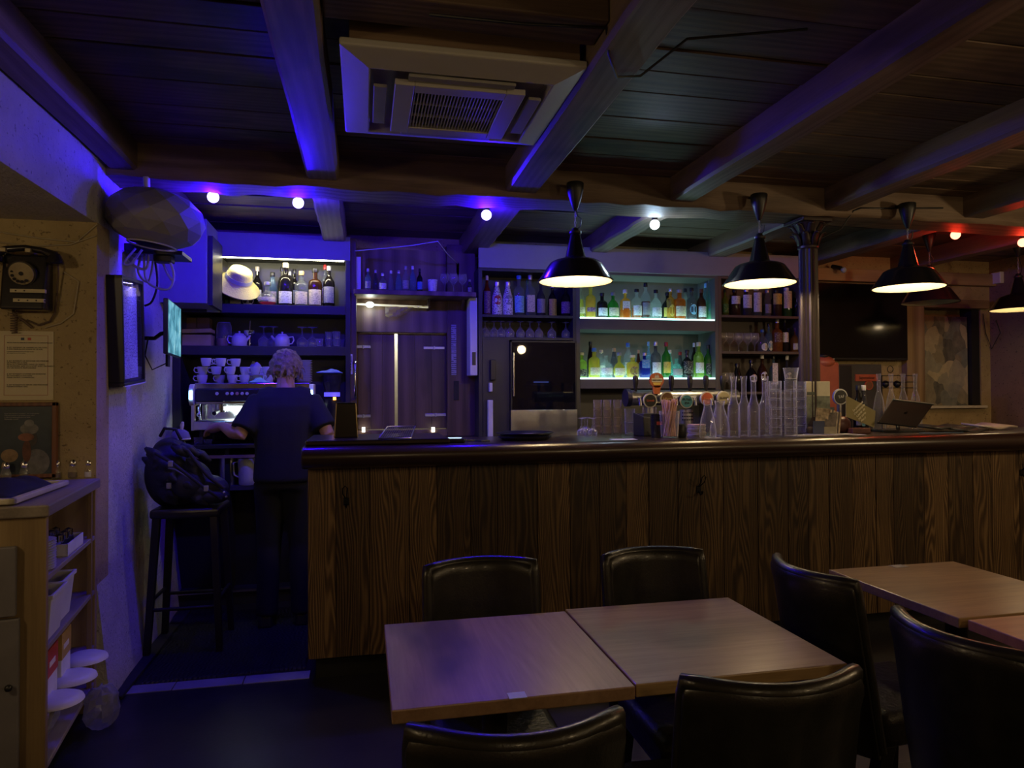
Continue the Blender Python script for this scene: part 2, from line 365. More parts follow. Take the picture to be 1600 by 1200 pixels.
# ================================================================== TABLES AND CHAIRS
tabw = wood('table_top_oak', (.15, .085, .048), (.34, .205, .115), (.46, .30, .175), 'Y', .36, 16, .14, .7, .12, .15, .05, 3, .06, 5)
tabx = wood('table_top_oak_across', (.16, .095, .042), (.37, .24, .11), (.52, .36, .18), 'X', .28, 16, .14, .35, .14, .2, .05, 3, .06, 5)
tabr = wood('table_top_reddish', (.25, .10, .04), (.42, .19, .08), (.52, .25, .11), 'X', .42, 22, .1, .1, .1, .15, .05, 1.5, .1)
blackm = M('black_powder_coat', (.012, .012, .013), .5, .2)
def table(x0, x1, y0, y1, mat, label):
    cx, cy_ = (x0+x1)/2, (y0+y1)/2
    t = thing('bistro_table', label, 'table', (cx, cy_, 0), 0, 'square bistro tables')
    B(x0, x1, y0, y1, .718, .75).build('table_top', mat, t, bevel=.003)
    B(cx-.15, cx+.15, cy_-.15, cy_+.15, .706, .718).build('mounting_plate', blackm, t)
    MB().cyl((cx, cy_, .02), (cx, cy_, .71), .035, seg=20).build('column', blackm, t, smooth=40)
    B(cx-.2, cx+.2, cy_-.2, cy_+.2, 0, .022).build('base_plate', blackm, t, bevel=.006)
    return t
table(.060, .634, 1.565, 2.155, tabw, 'square oak table under the purple light, left of the front pair')
table(.640, 1.222, 1.575, 2.175, tabx, 'square oak table with a warm sheen, right of the front pair')
table(1.80, 2.385, 1.812, 2.425, tabx, 'square oak table standing nearest the bar at right')
table(1.815, 2.40, 1.19, 1.795, tabr, 'reddish square table cut off at the right edge of the view')
p = W(808, 1087, Z=.75); tag(B(p.x-.021, p.x+.021, p.y-.016, p.y+.016, .75, .7515).build('table_card', M('blue_white_card', (.55, .58, .75), .4)), 'tiny pale card on the front edge of the left table', 'card')
p = W(1404, 885, Z=.75); tag(B(p.x-.03, p.x+.03, p.y-.02, p.y+.02, .75, .7515).build('table_card', M('dim_card', (.22, .2, .2), .4)), 'tiny dark card on the far edge of the right table', 'card')
leather = M('black_leather', (.018, .017, .013), .30, var=.3, scale=20, bmp=.12, bscale=160, coat=.15)
seatl = M('crinkled_black_leather', (.02, .017, .016), .4, var=.3, scale=14, bmp=.6, bscale=26)
legw = M('black_stained_beech', (.012, .010, .009), .5)
def make_chair():
    c = thing('dining_chair', '', 'chair', (0, 0, 0), 0, 'black leather dining chairs')   # sits facing +Y, back at -Y
    MB().box(-.185, .185, -.17, .22, .36, .47).build('seat', seatl, c, bevel=.03, seg=3, world=False, smooth=50)
    N = 14; ring = []; half = .180; sag = .075
    def cen(u): return half*u, -.185-sag*(1-u*u)
    secs = []
    for i in range(N+1):
        u = -1+2*i/N; x, y0 = cen(u)
        nx, ny = (2*sag*u/half), 1.0; ln = math.hypot(nx, ny); nx, ny = -nx/ln, ny/ln      # inward normal
        e = .012*max(0, abs(u)-.8)/.2
        pts = []
        for z, t0, t1 in ((.34, -.022, .018), (.60, -.024, .020), (.80, -.022, .022), (.845-e, -.026, .026), (.865-e, -.024, .026), (.882-e, -.014, .018), (.888-e, .0, .004)):
            lean = -.085*((z-.36)/.5)
            pts.append((t0, z, lean, t1))
        loop = [(t0, z, le) for t0, z, le, t1 in pts]+[(t1, z, le) for t0, z, le, t1 in pts[::-1]]
        secs.append([(x+nx*t, y0+le+ny*t, z) for t, z, le in loop])
    K = len(secs[0]); m = MB()
    m.add([p for s_ in secs for p in s_], [(i*K+k, i*K+(k+1) % K, (i+1)*K+(k+1) % K, (i+1)*K+k) for i in range(N) for k in range(K)]+[tuple(range(K))[::-1], tuple(N*K+k for k in range(K))])
    m.build('backrest', leather, c, smooth=50, bevel=.006, world=False)
    path = [(secs[0][k][0], secs[0][k][1], secs[0][k][2]) for k in (0, 1, 2, 3)]
    def mid(i, z): 
        x, y0 = cen(-1+2*i/N); return (x, y0-.085*((z-.36)/.5), z)
    path = [mid(0, z) for z in (.36, .5, .65, .8, .85)]+[mid(i, .874) for i in range(0, N+1)]+[mid(N, z) for z in (.85, .8, .65, .5, .36)]
    MB().tube(path, .019, 10).build('edge_roll', leather, c, smooth=60, world=False)
    for sx in (-1, 1):
        MB().hexa([(sx*.16-.016, .17, 0), (sx*.16+.016, .17, 0), (sx*.16+.016, .202, 0), (sx*.16-.016, .202, 0)],
                  [(sx*.155-.022, .155, .37), (sx*.155+.022, .155, .37), (sx*.155+.022, .205, .37), (sx*.155-.022, .205, .37)]).build('leg', legw, c, bevel=.003, world=False)
        MB().hexa([(sx*.15-.016, -.25, 0), (sx*.15+.016, -.25, 0), (sx*.15+.016, -.218, 0), (sx*.15-.016, -.218, 0)],
                  [(sx*.155-.022, -.17, .37), (sx*.155+.022, -.17, .37), (sx*.155+.022, -.12, .37), (sx*.155-.022, -.12, .37)]).build('leg', legw, c, bevel=.003, world=False)
    return c
ch0 = make_chair()
spots = [(.385, 2.02, PI, 'black leather chair between the purple-lit table and the bar'),
         (1.005, 2.03, PI, 'black leather chair between the warm-lit table and the bar'),
         (.275, 1.46, R(-3), 'black leather chair at the near left, its back to the viewer'),
         (.83, 1.54, R(-5), 'black leather chair at the near middle, pushed against the warm-lit table'),
         (1.70, 2.02, R(-86), 'black leather chair facing the oak table nearest the bar'),
         (1.66, 1.42, R(-84), 'black leather chair facing the reddish table at right'),
         (1.62, .80, R(-80), 'black leather chair at the bottom right corner, mostly out of view')]
for i, (x, y, rz, lab) in enumerate(spots):
    if i == 0: ch0.location = (x, y, 0); ch0.rotation_euler = (0, 0, rz); ch0['label'] = lab
    else: dup(ch0, (x, y, 0), rz, lab)
# ================================================================== LAMPS
enamel = M('black_enamel', (.010, .010, .014), .18, var=.05, coat=.6)
lining = M('cream_enamel_lining', (.85, .74, .50), .5, var=.04)
blackp = M('black_plastic', (.014, .014, .015), .4)
steel = M('brushed_steel', (.55, .55, .56), .3, 1, var=.06, scale=40)
whitep = M('white_plastic', (.70, .70, .68), .45, var=.05)
def pendant(x, y, zr, label, s=1.0, lit=True, ztop=2.62, power=7.5):
    o = thing('pendant_lamp', label, 'pendant lamp', (x, y, zr), 0, 'black enamel pendant lamps')
    outer = [(.205, 0), (.207, .006), (.150, .092), (.140, .105), (.120, .116), (.062, .132), (.057, .138), (.030, .252), (.026, .262)]
    outer = [(r*s, z*s) for r, z in outer]
    c = (x, y, zr)
    MB().lathe(outer, c, 40, cap=False).build('shade', enamel, o, smooth=40)
    MB().lathe([(r-.004*s, max(z-.002, .001)) for r, z in outer[:7]]+[(.02*s, .150*s)], c, 40, cap=False).build('shade_lining', lining, o, smooth=40)
    MB().lathe([(.207*s, -.001), (.210*s, .003), (.207*s, .008), (.200*s, .004)], c, 40, cap=False).build('rim', enamel, o, smooth=60)
    zt = zr+.262*s
    MB().lathe([(.028*s, 0), (.034*s, .006), (.034*s, .016), (.022*s, .022), (.018*s, .035), (.006, .04)], (x, y, zt), 18).build('cap', blackp, o, smooth=40)
    zc = ztop-.155
    MB().lathe([(.008, 0), (.014, .01), (.032, .06), (.046, .115), (.049, .150), (.046, .155)], (x, y, zc), 24).build('ceiling_cup', blackp, o, smooth=40)
    ch = MB(); nl = max(3, int((zc-zt-.04)/.016))
    for i in range(nl):
        z0 = zt+.04+(zc-zt-.04)*(i+.5)/nl; ax = (1, 0) if i % 2 else (0, 1)
        ch.tube([(x+ax[0]*.005*math.cos(a), y+ax[1]*.005*math.cos(a), z0+.011*math.sin(a)) for a in [2*PI*k/8 for k in range(8)]], .0014, 6, True)
    ch.build('chain', steel, o, smooth=60)
    MB().tube([(x+.004, y, zc+.01), (x+.016, y, zc-.03), (x+.034, y-.004, zt+.09), (x+.030, y, zt+.05), (x+.010, y, zt+.03)], .003, 6).build('flex', blackp, o, smooth=60)
    MB().box(x-.012, x+.012, y, 3.757 if y < 3.76 else y+.012, ztop-.004, ztop+.008).build('bracket', blackp, o)
    MB().ball((x, y, zr+.075*s), .030*s).build('bulb', glow('warm_bulb', (1, .80, .50), 14) if lit else M('unlit_bulb', (.6, .6, .58), .3), o, smooth=80)
    MB().cyl((x, y, zr+.10*s), (x, y, zr+.15*s), .018*s).build('socket', blackp, o, smooth=40)
    if lit: lamp('pendant_light', 'POINT', (x, y, zr+.035), power, (1, .76, .44), .035)
    return o
pendant(1.15, 3.66, 2.070, 'lit black pendant lamp over the bar, nearest the doorway')
pendant(2.28, 3.66, 2.090, 'lit black pendant lamp over the stacked glasses')
pendant(3.30, 3.66, 2.095, 'lit black pendant lamp in front of the dark screen')
pendant(4.40, 4.66, 2.16, 'unlit black pendant lamp glowing red behind the third bar lamp', 1.0, False, 2.72)
p = W(1592, 484, Y=4.7); pendant(p.x, 4.7, p.z, 'black pendant lamp cut off at the far right edge', 1.0, True, 2.72, 2)
# string of coloured bulbs behind the girder
cord = []
bulbs = [(333, 308, 'blue'), (466, 317, 'blue'), (760, 336, 'blue'), (1023, 351, 'white'), (1493, 367, 'red'), (1598, 379, 'red')]
BC = {'blue': ((.45, .38, 1), (.022, .0, 1), 120), 'white': ((.75, .9, 1), (.60, .80, 1), 16), 'red': ((1, .22, .12), (1, .03, .008), 11)}
BN = ['blue light bulb nearest the left wall', 'blue light bulb above the hat shelf', 'blue light bulb above the hatch corner', 'white light bulb under the girder between the bar lamps', 'red light bulb above the third bar lamp', 'red light bulb at the right edge of the view']
for (px, py, c), nm in zip(bulbs, BN):
    p = W(px, py, Y=4.05)
    o = thing('string_light_bulb', nm, 'light bulb', p, 0, 'coloured bulbs behind the girder')
    MB().ball(p, .031, 16, 10).build('globe', glow(c+'_bulb_glow', BC[c][0], 5), o, smooth=80)
    MB().lathe([(.014, .028), (.018, .034), (.018, .062), (.010, .07)], p, 14).build('socket', blackp, o, smooth=40)
    MB().tube([(p.x, p.y, p.z+.066), (p.x, p.y-.02, p.z+.085), (p.x, 3.985, 2.556)], .004, 6).build('lead', blackp, o, smooth=60)
    lamp(c+'_bulb_light', 'POINT', (p.x, p.y, p.z-.005), BC[c][2], BC[c][1], .034)
    cord.append((p.x, 4.012, 2.575))
pts = [(-1.2, 4.012, 2.6)]
for a, b in zip(cord, cord[1:]+[(5.9, 4.012, 2.6)]):
    pts += [a, ((a[0]*2+b[0])/3, 4.014, 2.555), ((a[0]+b[0]*2)/3, 4.014, 2.555)]
tag(MB().tube(pts, .004, 6).build('light_string_cable', blackp, smooth=60), 'thin black cable of the coloured bulbs along the girder', 'cable')
p = W(1318, 422, Y=5.42); o = thing('spot_bulb', 'small pale unlit bulb on the lintel above the screen', 'light bulb', p)
MB().ball(p, .026, 14, 8).build('globe', M('pale_blue_glass_bulb', (.45, .62, .68), .3), o, smooth=80)
MB().cyl((p.x-.012, p.y+.02, p.z+.02), (p.x-.03, 5.53, p.z+.05), .02).build('socket', blackp, o, smooth=40)
# faceted oval pendant by the left wall
lx, ly = W(244, 342, Y=3.775).x, 3.775; lz = W(244, 342, Y=ly).z
o = thing('oval_pendant_lamp', 'wide oval pendant lamp with a faceted grey shade', 'pendant lamp', (lx, ly, lz)); o.rotation_euler = (0, R(8), 0)
m = MB(); rows = 6; cols = 11; V = []
for i in range(rows+1):
    a = -PI/2+.42+(PI-.70)*i/rows
    for k in range(cols):
        an = 2*PI*(k+(.5 if i % 2 else 0))/cols; r_ = .232*math.cos(a)**.8; V.append((r_*math.cos(an), r_*math.sin(an), .142*math.sin(a)))
Fs = []
for i in range(rows):
    for k in range(cols):
        a, b = i*cols+k, i*cols+(k+1) % cols; c0 = (i+1)*cols+k; c1 = (i+1)*cols+(k+1) % cols
        Fs += [(a, b, c0), (b, c1, c0)] if i % 2 == 0 else [(a, c1, c0), (a, b, c1)]
m.add(V, Fs); m.build('shade', M('grey_paper_shade', (.26, .25, .25), .5, var=.05), o, world=False)
r_ = .232*math.cos(-PI/2+.42)**.8
MB().lathe([(r_, -.132), (r_+.005, -.136), (r_-.002, -.140), (r_-.008, -.134)], (0, 0, 0), 32, cap=False).build('bottom_ring', whitep, o, smooth=60, world=False)
MB().cyl((-.06, 0, .12), (-.075, 0, .20), .016).build('stem', whitep, o, smooth=40, world=False)
# ceiling cassette air conditioner
ax0, ax1, ay0, ay1, az = -.075, .765, 2.28, 3.05, 2.55
acm = M('ac_ivory_plastic', (.52, .50, .45), .45, var=.04)
o = thing('air_conditioner', 'ivory ceiling cassette air conditioner with a slotted grille', 'air conditioner', ((ax0+ax1)/2, (ay0+ay1)/2, az))
m = MB(); out = [(ax0, ay0), (ax1, ay0), (ax1, ay1), (ax0, ay1)]; i1 = [(ax0+.10, ay0+.10), (ax1-.10, ay0+.10), (ax1-.10, ay1-.10), (ax0+.10, ay1-.10)]
V = [(x, y, az+.060) for x, y in out]+[(x, y, az+.035) for x, y in out]+[(x, y, az+.006) for x, y in i1]+[(x, y, az+.05) for x, y in i1]
m.add(V, [(r*4+k, r*4+(k+1) % 4, (r+1)*4+(k+1) % 4, (r+1)*4+k) for r in range(3) for k in range(4)]+[(3, 2, 1, 0), (12, 13, 14, 15)])
m.build('outer_panel', acm, o, bevel=.006)
cx, cy_ = (ax0+ax1)/2, (ay0+ay1)/2; hx, hy = .235, .225
gx, gy = .165, .165
for a in ((cx-hx, cx-gx, cy_-hy, cy_+hy), (cx+gx, cx+hx, cy_-hy, cy_+hy), (cx-gx, cx+gx, cy_-hy, cy_-gy), (cx-gx, cx+gx, cy_+gy, cy_+hy)):
    B(a[0], a[1], a[2], a[3], az-.010, az+.012).build('grille_frame', acm, o, bevel=.003)
B(cx-gx, cx+gx, cy_-gy, cy_+gy, az+.022, az+.03).build('filter', M('dark_filter', (.02, .02, .022), .8), o)
sl = None
for k in range(27):
    x = cx-gx+.006+(2*gx-.012)*k/26
    if sl is None:
        sl = B(-.0022, .0022, -gy, gy, -.008, .008).build('slat', acm, o, world=False); sl.location = (x-cx, 0, .002)
    else:
        d = sl.copy(); COL.objects.link(d); d.parent = o; d.location = (x-cx, 0, .002)
for y in (cy_-.055, cy_+.055): B(cx-gx, cx+gx, y-.002, y+.002, az-.004, az+.008).build('cross_bar', acm, o)
for (a0, a1, b0, b1) in ((cx-.19, cx+.19, ay0+.112, ay0+.148), (cx-.19, cx+.19, ay1-.148, ay1-.112), (ax0+.112, ax0+.160, cy_-.17, cy_+.17), (ax1-.160, ax1-.112, cy_-.17, cy_+.17)):
    B(a0, a1, b0, b1, az+.0, az+.012).build('louvre', M('ac_grey_louvre', (.36, .35, .33), .5), o, bevel=.003)
B(ax0+.03, ax1-.02, ay0+.02, ay1-.02, az+.060, ZC).build('timber_box', wood('timber_box_wood', (.10, .06, .035), (.20, .13, .08), (.28, .19, .12), 'X', .6, 8, .1, .1, .3), o, bevel=.003)
tag(B(-.12, .765, 2.06, 2.22, 2.63, ZC-.008).build('cross_timber', girdw, bevel=.006), 'short cross timber between joists in front of the air conditioner', 'beam')
tag(MB().tube([(.2, 2.12, 2.622), (.5, 2.1, 2.615), (.76, 2.08, 2.62), (.80, 2.16, 2.576), (.88, 2.3, 2.572), (.96, 2.28, 2.574), (1.1, 2.2, 2.68), (1.5, 2.1, 2.705)], .005, 6).build('ceiling_cable', blackp, smooth=60), 'black cable sagging across the joist right of the air conditioner', 'cable')
# ================================================================== BACK BAR UNITS
lam = M('dark_laminate', (.030, .029, .032), .45, var=.15, scale=5)
lamg = M('grey_laminate', (.085, .082, .080), .45, var=.12, scale=5)
bluec = M('grey_painted_fascia', (.26, .26, .29), .4, var=.05)
def zat(px, py, Y=YS): return W(px, py, Y=Y).z
def xat(px, Y=YS): return W(px, 560, Y=Y).x
YK = 5.56; CB0 = 1.12
# ---- left unit (hat shelf, teapot shelf)
XL0, XL1, XL2 = xat(270), xat(343), xat(540)
zf1, zf0 = zat(430, 366), zat(430, 404); s1t, s1b = zat(430, 476), zat(430, 490); s2t, s2b = zat(430, 541), zat(430, 555)
u = thing('shelf_unit', 'dark back bar shelf unit with the pale hat, at left', 'shelving', ((XL0+XL2)/2, 5.4, 0), 0, 'back bar shelf units')
B(XL0, XL0+.05, YS, YK, CB0, s1t).build('side_panel', lam, u, bevel=.002)
B(XL2, XL2+.035, YS, YK, CB0, zf1).build('side_panel', lam, u, bevel=.002)
B(XL1-.085, XL1, YS-.005, YK, s1b, zf0+.01).build('steel_post', M('brushed_brass_steel', (.42, .40, .34), .32, 1, var=.1, scale=20), u, bevel=.003)
B(XL1-.085, XL2+.035, YS-.012, YS+.01, zf0, zf1).build('fascia', bluec, u, bevel=.002)
B(XL0, XL2+.035, YK-.012, YK, CB0, zf1).build('back_panel', lam, u)
B(XL1-.05, XL2, YS+.01, YK-.012, zf0+.02, zf0+.035).build('top_board', lam, u)
B(XL0+.05, XL2, YS, YK-.012, s1b, s1t).build('shelf', lam, u, bevel=.002); B(XL0+.05, XL2, YS, YK-.012, s2b, s2t).build('shelf', lam, u, bevel=.002)
B(XL1+.0, XL2-.01, YS-.011, YS+.004, zf0-.006, zf0).build('led_strip', glow('led_strip_cream', (1, .95, .68), 14), u)
lamp('shelf_led', 'AREA', ((XL1+XL2)/2, YS-.004, zf0-.008), 4.2, (1, .93, .58), .8, (R(35), 0, 0), shape='RECTANGLE', size_y=.02)
# hanging cupboard above the doorway end of the wall
yc = 4.86; c0, c1 = xat(236, yc), xat(322, yc); zc0, zc1 = zat(280, 472, yc), zat(280, 340, yc)
u = thing('wall_cupboard', 'plain cupboard hanging at upper left beside the hat shelf', 'cupboard', ((c0+c1)/2, 5.0, zc0))
B(c0, c1, yc+.02, YS-.02, zc0, zc1).build('body', bluec, u, bevel=.002); B(c0, c1+.002, yc, yc+.018, zc0-.004, zc1).build('door', bluec, u, bevel=.003)
B(c1+.004, c1+.03, yc+.05, YS-.02, zc0-.01, zc1-.1).build('side_strip', lam, u)
# ---- back counter at left with shelf below
CB = 1.12; yq = 5.0
u = thing('back_counter', 'dark steel-topped back counter carrying the coffee machine', 'counter', (.9, 5.3, 0))
B(XL0, 3.66, yq, YK, CB-.03, CB).build('worktop', M('dark_steel_top', (.12, .12, .125), .3, .9), u, bevel=.003)
B(XL0, 3.66, yq+.25, YK-.02, .10, CB-.03).build('carcass', dark, u); B(XL0, 3.66, yq+.05, YK-.02, .80, .83).build('lower_shelf', lamg, u)
B(XL0, 3.66, yq+.12, yq+.25, 0, .10).build('kick_plate', lam, u); B(XL0, 3.66, yq+.10, yq+.122, .09, .104).build('kick_trim', steel, u)
for x in (xat(350, yq), .4, 1.5, 2.6): B(x, x+.03, yq+.03, yq+.27, .1, CB-.03).build('upright', dark, u)
B(XL0, 1.4, yq+.002, yq+.02, CB-.095, CB-.075).build('wood_rail', trimx, u)
# ---- hatch with two shutters
hx0, hx1 = xat(557, 5.5), xat(724, 5.5)
hw = wood('shutter_wood', (.06, .035, .025), (.13, .08, .055), (.19, .12, .085), 'Z', .5, 8, .09, .5, .3)
frw = wood('hatch_frame_wood', (.07, .042, .028), (.15, .09, .06), (.22, .14, .10), 'Z', .5, 9, .09, .2, .3)
d1 = struct(thing('door_1', 'closed wooden hatch with two shutters and a lit slit', 'hatch', ((hx0+hx1)/2, 5.5, 0))); del d1['category']
zt, zb = zat(640, 470, 5.5), zat(640, 692, 5.5)
B(xat(541, 5.3), xat(557, 5.3), 5.28, YW, CB, zf1).build('jamb', frw, d1, bevel=.004)
B(xat(698, 5.5), xat(742, 5.5), 5.46, YW, CB, zt+.45).build('jamb', frw, d1, bevel=.004)
B(hx0, xat(700, 5.5), 5.47, YW, zat(620, 520, 5.5), zt).build('head_board', frw, d1, bevel=.004)
B(hx0, xat(700, 5.5), 5.47, YW, CB, zat(620, 672, 5.5)).build('sill_board', frw, d1, bevel=.004)
B(hx0, xat(742, 5.5), 5.52, YW, zt, 2.6).build('upper_board', frw, d1)
zs0, zs1 = zat(620, 670, 5.52), zat(620, 521, 5.52)
def shutter(a, b):
    n = 3
    for i in range(n):
        x0 = a+(b-a)*i/n; x1 = a+(b-a)*(i+1)/n
        B(x0, x1, 5.515, 5.545, zs0, zs1).build('shutter_board', hw, d1, bevel=.003)
xa, xb, xc, xd = hx0+.01, xat(616.5, 5.52), xat(621.5, 5.52), xat(700, 5.52)
shutter(xa, xb); shutter(xc, xd)
hg = M('galvanised_hinge', (.55, .56, .60), .35, .8)
for px0, px1, py in ((556, 579, 542.5), (662, 695, 543), (556, 579, 649.5), (664, 697, 649)):
    x0, x1, z = xat(px0, 5.5), xat(px1, 5.5), zat(620, py, 5.5)
    h = B(x0, x1, 5.508, 5.514, z-.011, z+.011).build('hinge', hg, d1, bevel=.003)
    MB().cyl(((x0+x1)/2, 5.506, z-.014), ((x0+x1)/2, 5.506, z+.014), .006).build('hinge_pin', hg, h, smooth=50)
pa, pb = W(556, 566, Y=5.27), W(557, 622, Y=5.27)
MB().tube([(pa.x, 5.28, pa.z), (pa.x, 5.22, pa.z), (pa.x-.005, 5.205, pa.z-.02), (pa.x-.005, 5.205, pb.z+.02), (pa.x, 5.22, pb.z), (pa.x, 5.28, pb.z)], .009, 10).build('pull_handle', M('polished_steel', (.75, .75, .75), .15, 1), d1, smooth=60)
for px in (568, 676):
    p = W(px, 671, Y=5.5); B(p.x-.012, p.x+.012, 5.455, 5.47, p.z-.018, p.z+.018).build('gap_glow', glow('gap_glow', (1, .96, .82), 5), d1)  # glowing block imitates light through a gap, no opening is modelled
# lit kitchen beyond the slit
wall('wall_beyond', M('pale_kitchen_wall', (.75, .72, .62), .7), 'pale lit wall seen through the hatch slit', (-.3, 1.1, 6.25, 6.3, .9, 2.5))
lamp('kitchen_light', 'POINT', (.35, 6.0, 2.15), 12, (1, .95, .80), .08)
# shelf above the hatch
zsh = zat(640, 456, 5.25); sw = B(xat(553, 5.2), xat(744, 5.2), 5.18, 5.52, zsh-.035, zsh).build('wall_shelf', frw, bevel=.004)
tag(sw, 'wooden shelf of bottles and glasses above the hatch', 'shelf')
for px in (556, 672, 727):
    x = xat(px, 5.3); MB().hexa([(x-.01, 5.36, zsh-.036), (x+.01, 5.36, zsh-.036), (x+.01, 5.52, zsh-.15), (x-.01, 5.52, zsh-.15)], [(x-.01, 5.25, zsh-.034), (x+.01, 5.25, zsh-.034), (x+.01, 5.52, zsh-.034), (x-.01, 5.52, zsh-.034)]).build('bracket', frw, sw)
pA, pB = W(556, 475, Y=5.42), W(669, 480, Y=5.42)
o = thing('tube_light', 'thin strip light under the hatch shelf with one bright spot', 'strip light', pA)
MB().cyl(pA, pB, .008).build('tube', M('dim_tube', (.7, .7, .6), .4, emit=(1, .95, .7), es=.5), o, smooth=50)
p = W(578, 476, Y=5.40); MB().ball(p, .022, sx=1.4).build('lit_end', glow('white_led_spot', (.85, 1, .92), 12), o, smooth=80); lamp('tube_spot', 'POINT', (p.x, 5.37, p.z-.03), .5, (.9, 1, .9), .02)
m = MB(); V = []
for i in range(13):
    for k in range(7):
        a = W(602+70*i/12, 479+.04*i, Y=5.40); drop = (.10-.03*abs(i-5)/6)*(k/6)
        V.append((a.x, 5.40+.02*math.sin(i*1.7+k), a.z-drop*math.sin(PI*(.15+.85*min(1, .35+i/12)))-.006*math.sin(i*2.3)*k/6))
m.add(V, [(i*7+k, i*7+k+1, (i+1)*7+k+1, (i+1)*7+k) for i in range(12) for k in range(6)])
netm = glass('pale_net', (.9, .85, .6), .30, .3, .3)
no = m.build('hanging_net', netm, smooth=60); sm = no.modifiers.new('thick', 'SOLIDIFY'); sm.thickness = .0008
tag(no, 'pale translucent net hanging under the hatch shelf', 'net')
# fuse box, remote, switch strips on the jambs
p0, p1 = W(733, 466, Y=5.30), W(745, 587, Y=5.30)
o = thing('fuse_box', 'tall narrow white box on the post right of the hatch', 'fuse box', ((p0.x+p1.x)/2, 5.32, p1.z))
B(p0.x, p1.x, 5.26, 5.44, p1.z, p0.z).build('cover', whitep, o, bevel=.006); B(p0.x+.015, p1.x-.015, 5.254, 5.262, p1.z+.08, p1.z+.18).build('latch', blackp, o)
p0, p1 = W(542, 553, Y=5.27), W(551, 585, Y=5.27)
o = thing('remote_control', 'white remote control on the wooden post left of the hatch', 'remote', ((p0.x+p1.x)/2, 5.272, p1.z))
B(p0.x, p1.x, 5.262, 5.279, p1.z, p0.z).build('case', whitep, o, bevel=.004); B(p0.x+.006, p1.x-.006, 5.259, 5.263, p0.z-.06, p0.z-.015).build('display', M('grey_lcd', (.18, .2, .22), .3), o)
for r in range(3):
    for c in range(2): B(p0.x+.008+c*.014, p0.x+.017+c*.014, 5.258, 5.263, p0.z-.082-r*.02, p0.z-.072-r*.02).build('button', lamg, o)
for py0, py1, px, lab in ((507, 586, 709, 'narrow strip of stickers on the right hatch post'), (595, 625, 713, 'small dark notice holder on the right hatch post')):
    a, b = W(px-4, py0, Y=5.455), W(px+4, py1, Y=5.455)
    tag(B(a.x, b.x, 5.45, 5.458, b.z, a.z).build('sticker_strip' if px == 709 else 'notice_holder', printed('sticker_print', (.4, .4, .42), (.03, .03, .03), 25, .45) if px == 709 else dark, bevel=.001), lab, 'sign')
# ---- centre unit (spotted bottles, wine cooler)
XC0, XC1 = xat(748), xat(901); gz = [zat(820, 492), zat(820, 527)]
fz1, fz0 = zat(940, 388), zat(940, 425)
def shelfunit(label, x0, x1, shelves, zt, extra=None, mat=lam, th=.022, y0=YS):
    u = thing('shelf_unit', label, 'shelving', ((x0+x1)/2, 5.4, 0), 0, 'back bar shelf units')
    B(x0, x0+.03, y0, YK, CB, zt).build('side_panel', mat, u, bevel=.002); B(x1-.03, x1, y0, YK, CB, zt).build('side_panel', mat, u, bevel=.002)
    B(x0, x1, YK-.012, YK, CB, zt).build('back_panel', mat, u); B(x0+.03, x1-.03, y0, YK-.012, zt-.02, zt).build('top_board', mat, u)
    for z in shelves: B(x0+.03, x1-.03, y0, YK-.012, z-th, z).build('shelf', mat, u, bevel=.002)
    return u
uC = shelfunit('dark shelf unit with spotted bottles above the wine cooler', XC0, XC1, gz, fz0)
B(XC0+.03, xat(796)-.002, YS-.008, YS+.01, CB, gz[1]-.022).build('filler_panel', lam, uC)
tag(B(XC0, xat(1255), YS-.02, YS+.005, fz0, fz1).build('fascia_board', bluec, bevel=.002), 'long grey fascia board above the bottle shelves', 'board')
# wine cooler
w0, w1 = xat(796), xat(899); y0 = YS-.04
o = thing('wine_cooler', 'black glass-door wine cooler with a steel base panel', 'wine cooler', ((w0+w1)/2, 5.4, CB))
zt_, zb_ = gz[1]-.03, zat(850, 640); zz = CB
for a in ((w0, w0+.025, y0+.03, YK-.02, zz, zt_), (w1-.025, w1, y0+.03, YK-.02, zz, zt_), (w0, w1, y0+.03, YK-.02, zt_-.02, zt_), (w0, w1, YK-.05, YK-.02, zz, zt_)): B(*a).build('cabinet', dark, o)
B(w0, w1, y0+.03, YK-.05, zz, zz+.05).build('cabinet', dark, o)
B(w0+.002, w1-.002, y0+.004, y0+.012, zb_, zt_).build('glass_door', glass('smoked_glass', (.16, .16, .18), .10, .9, .02), o)
for a in ((w0, w0+.012), (w1-.012, w1)): B(a[0], a[1], y0, y0+.02, zb_, zt_).build('door_frame', blackp, o)
B(w0, w1, y0, y0+.02, zt_-.012, zt_).build('door_frame', blackp, o)
B(w0, w1, y0-.004, y0+.03, zz, zb_).build('base_panel', steel, o, bevel=.003)
hxp = xat(801, y0)
hb = MB().cyl((hxp, y0-.04, zat(801, 552)), (hxp, y0-.04, zat(801, 619)), .008).build('handle', M('polished_steel'), o, smooth=50)
for py in (562, 608): MB().cyl((hxp, y0-.04, zat(801, py)), (hxp, y0+.004, zat(801, py)), .005).build('handle_post', steel, hb, smooth=50)
for py in (563, 600): B(w0+.03, w1-.03, y0+.05, YK-.06, zat(850, py)-.01, zat(850, py)).build('rack', wood('cooler_rack', (.1, .07, .05), (.22, .16, .11), (.3, .22, .15)), o)
B(xat(833), xat(856), y0+.02, y0+.028, zat(845, 597)-.004, zat(845, 597)+.004).build('display', glow('blue_led', (.2, .3, 1), 6), o)
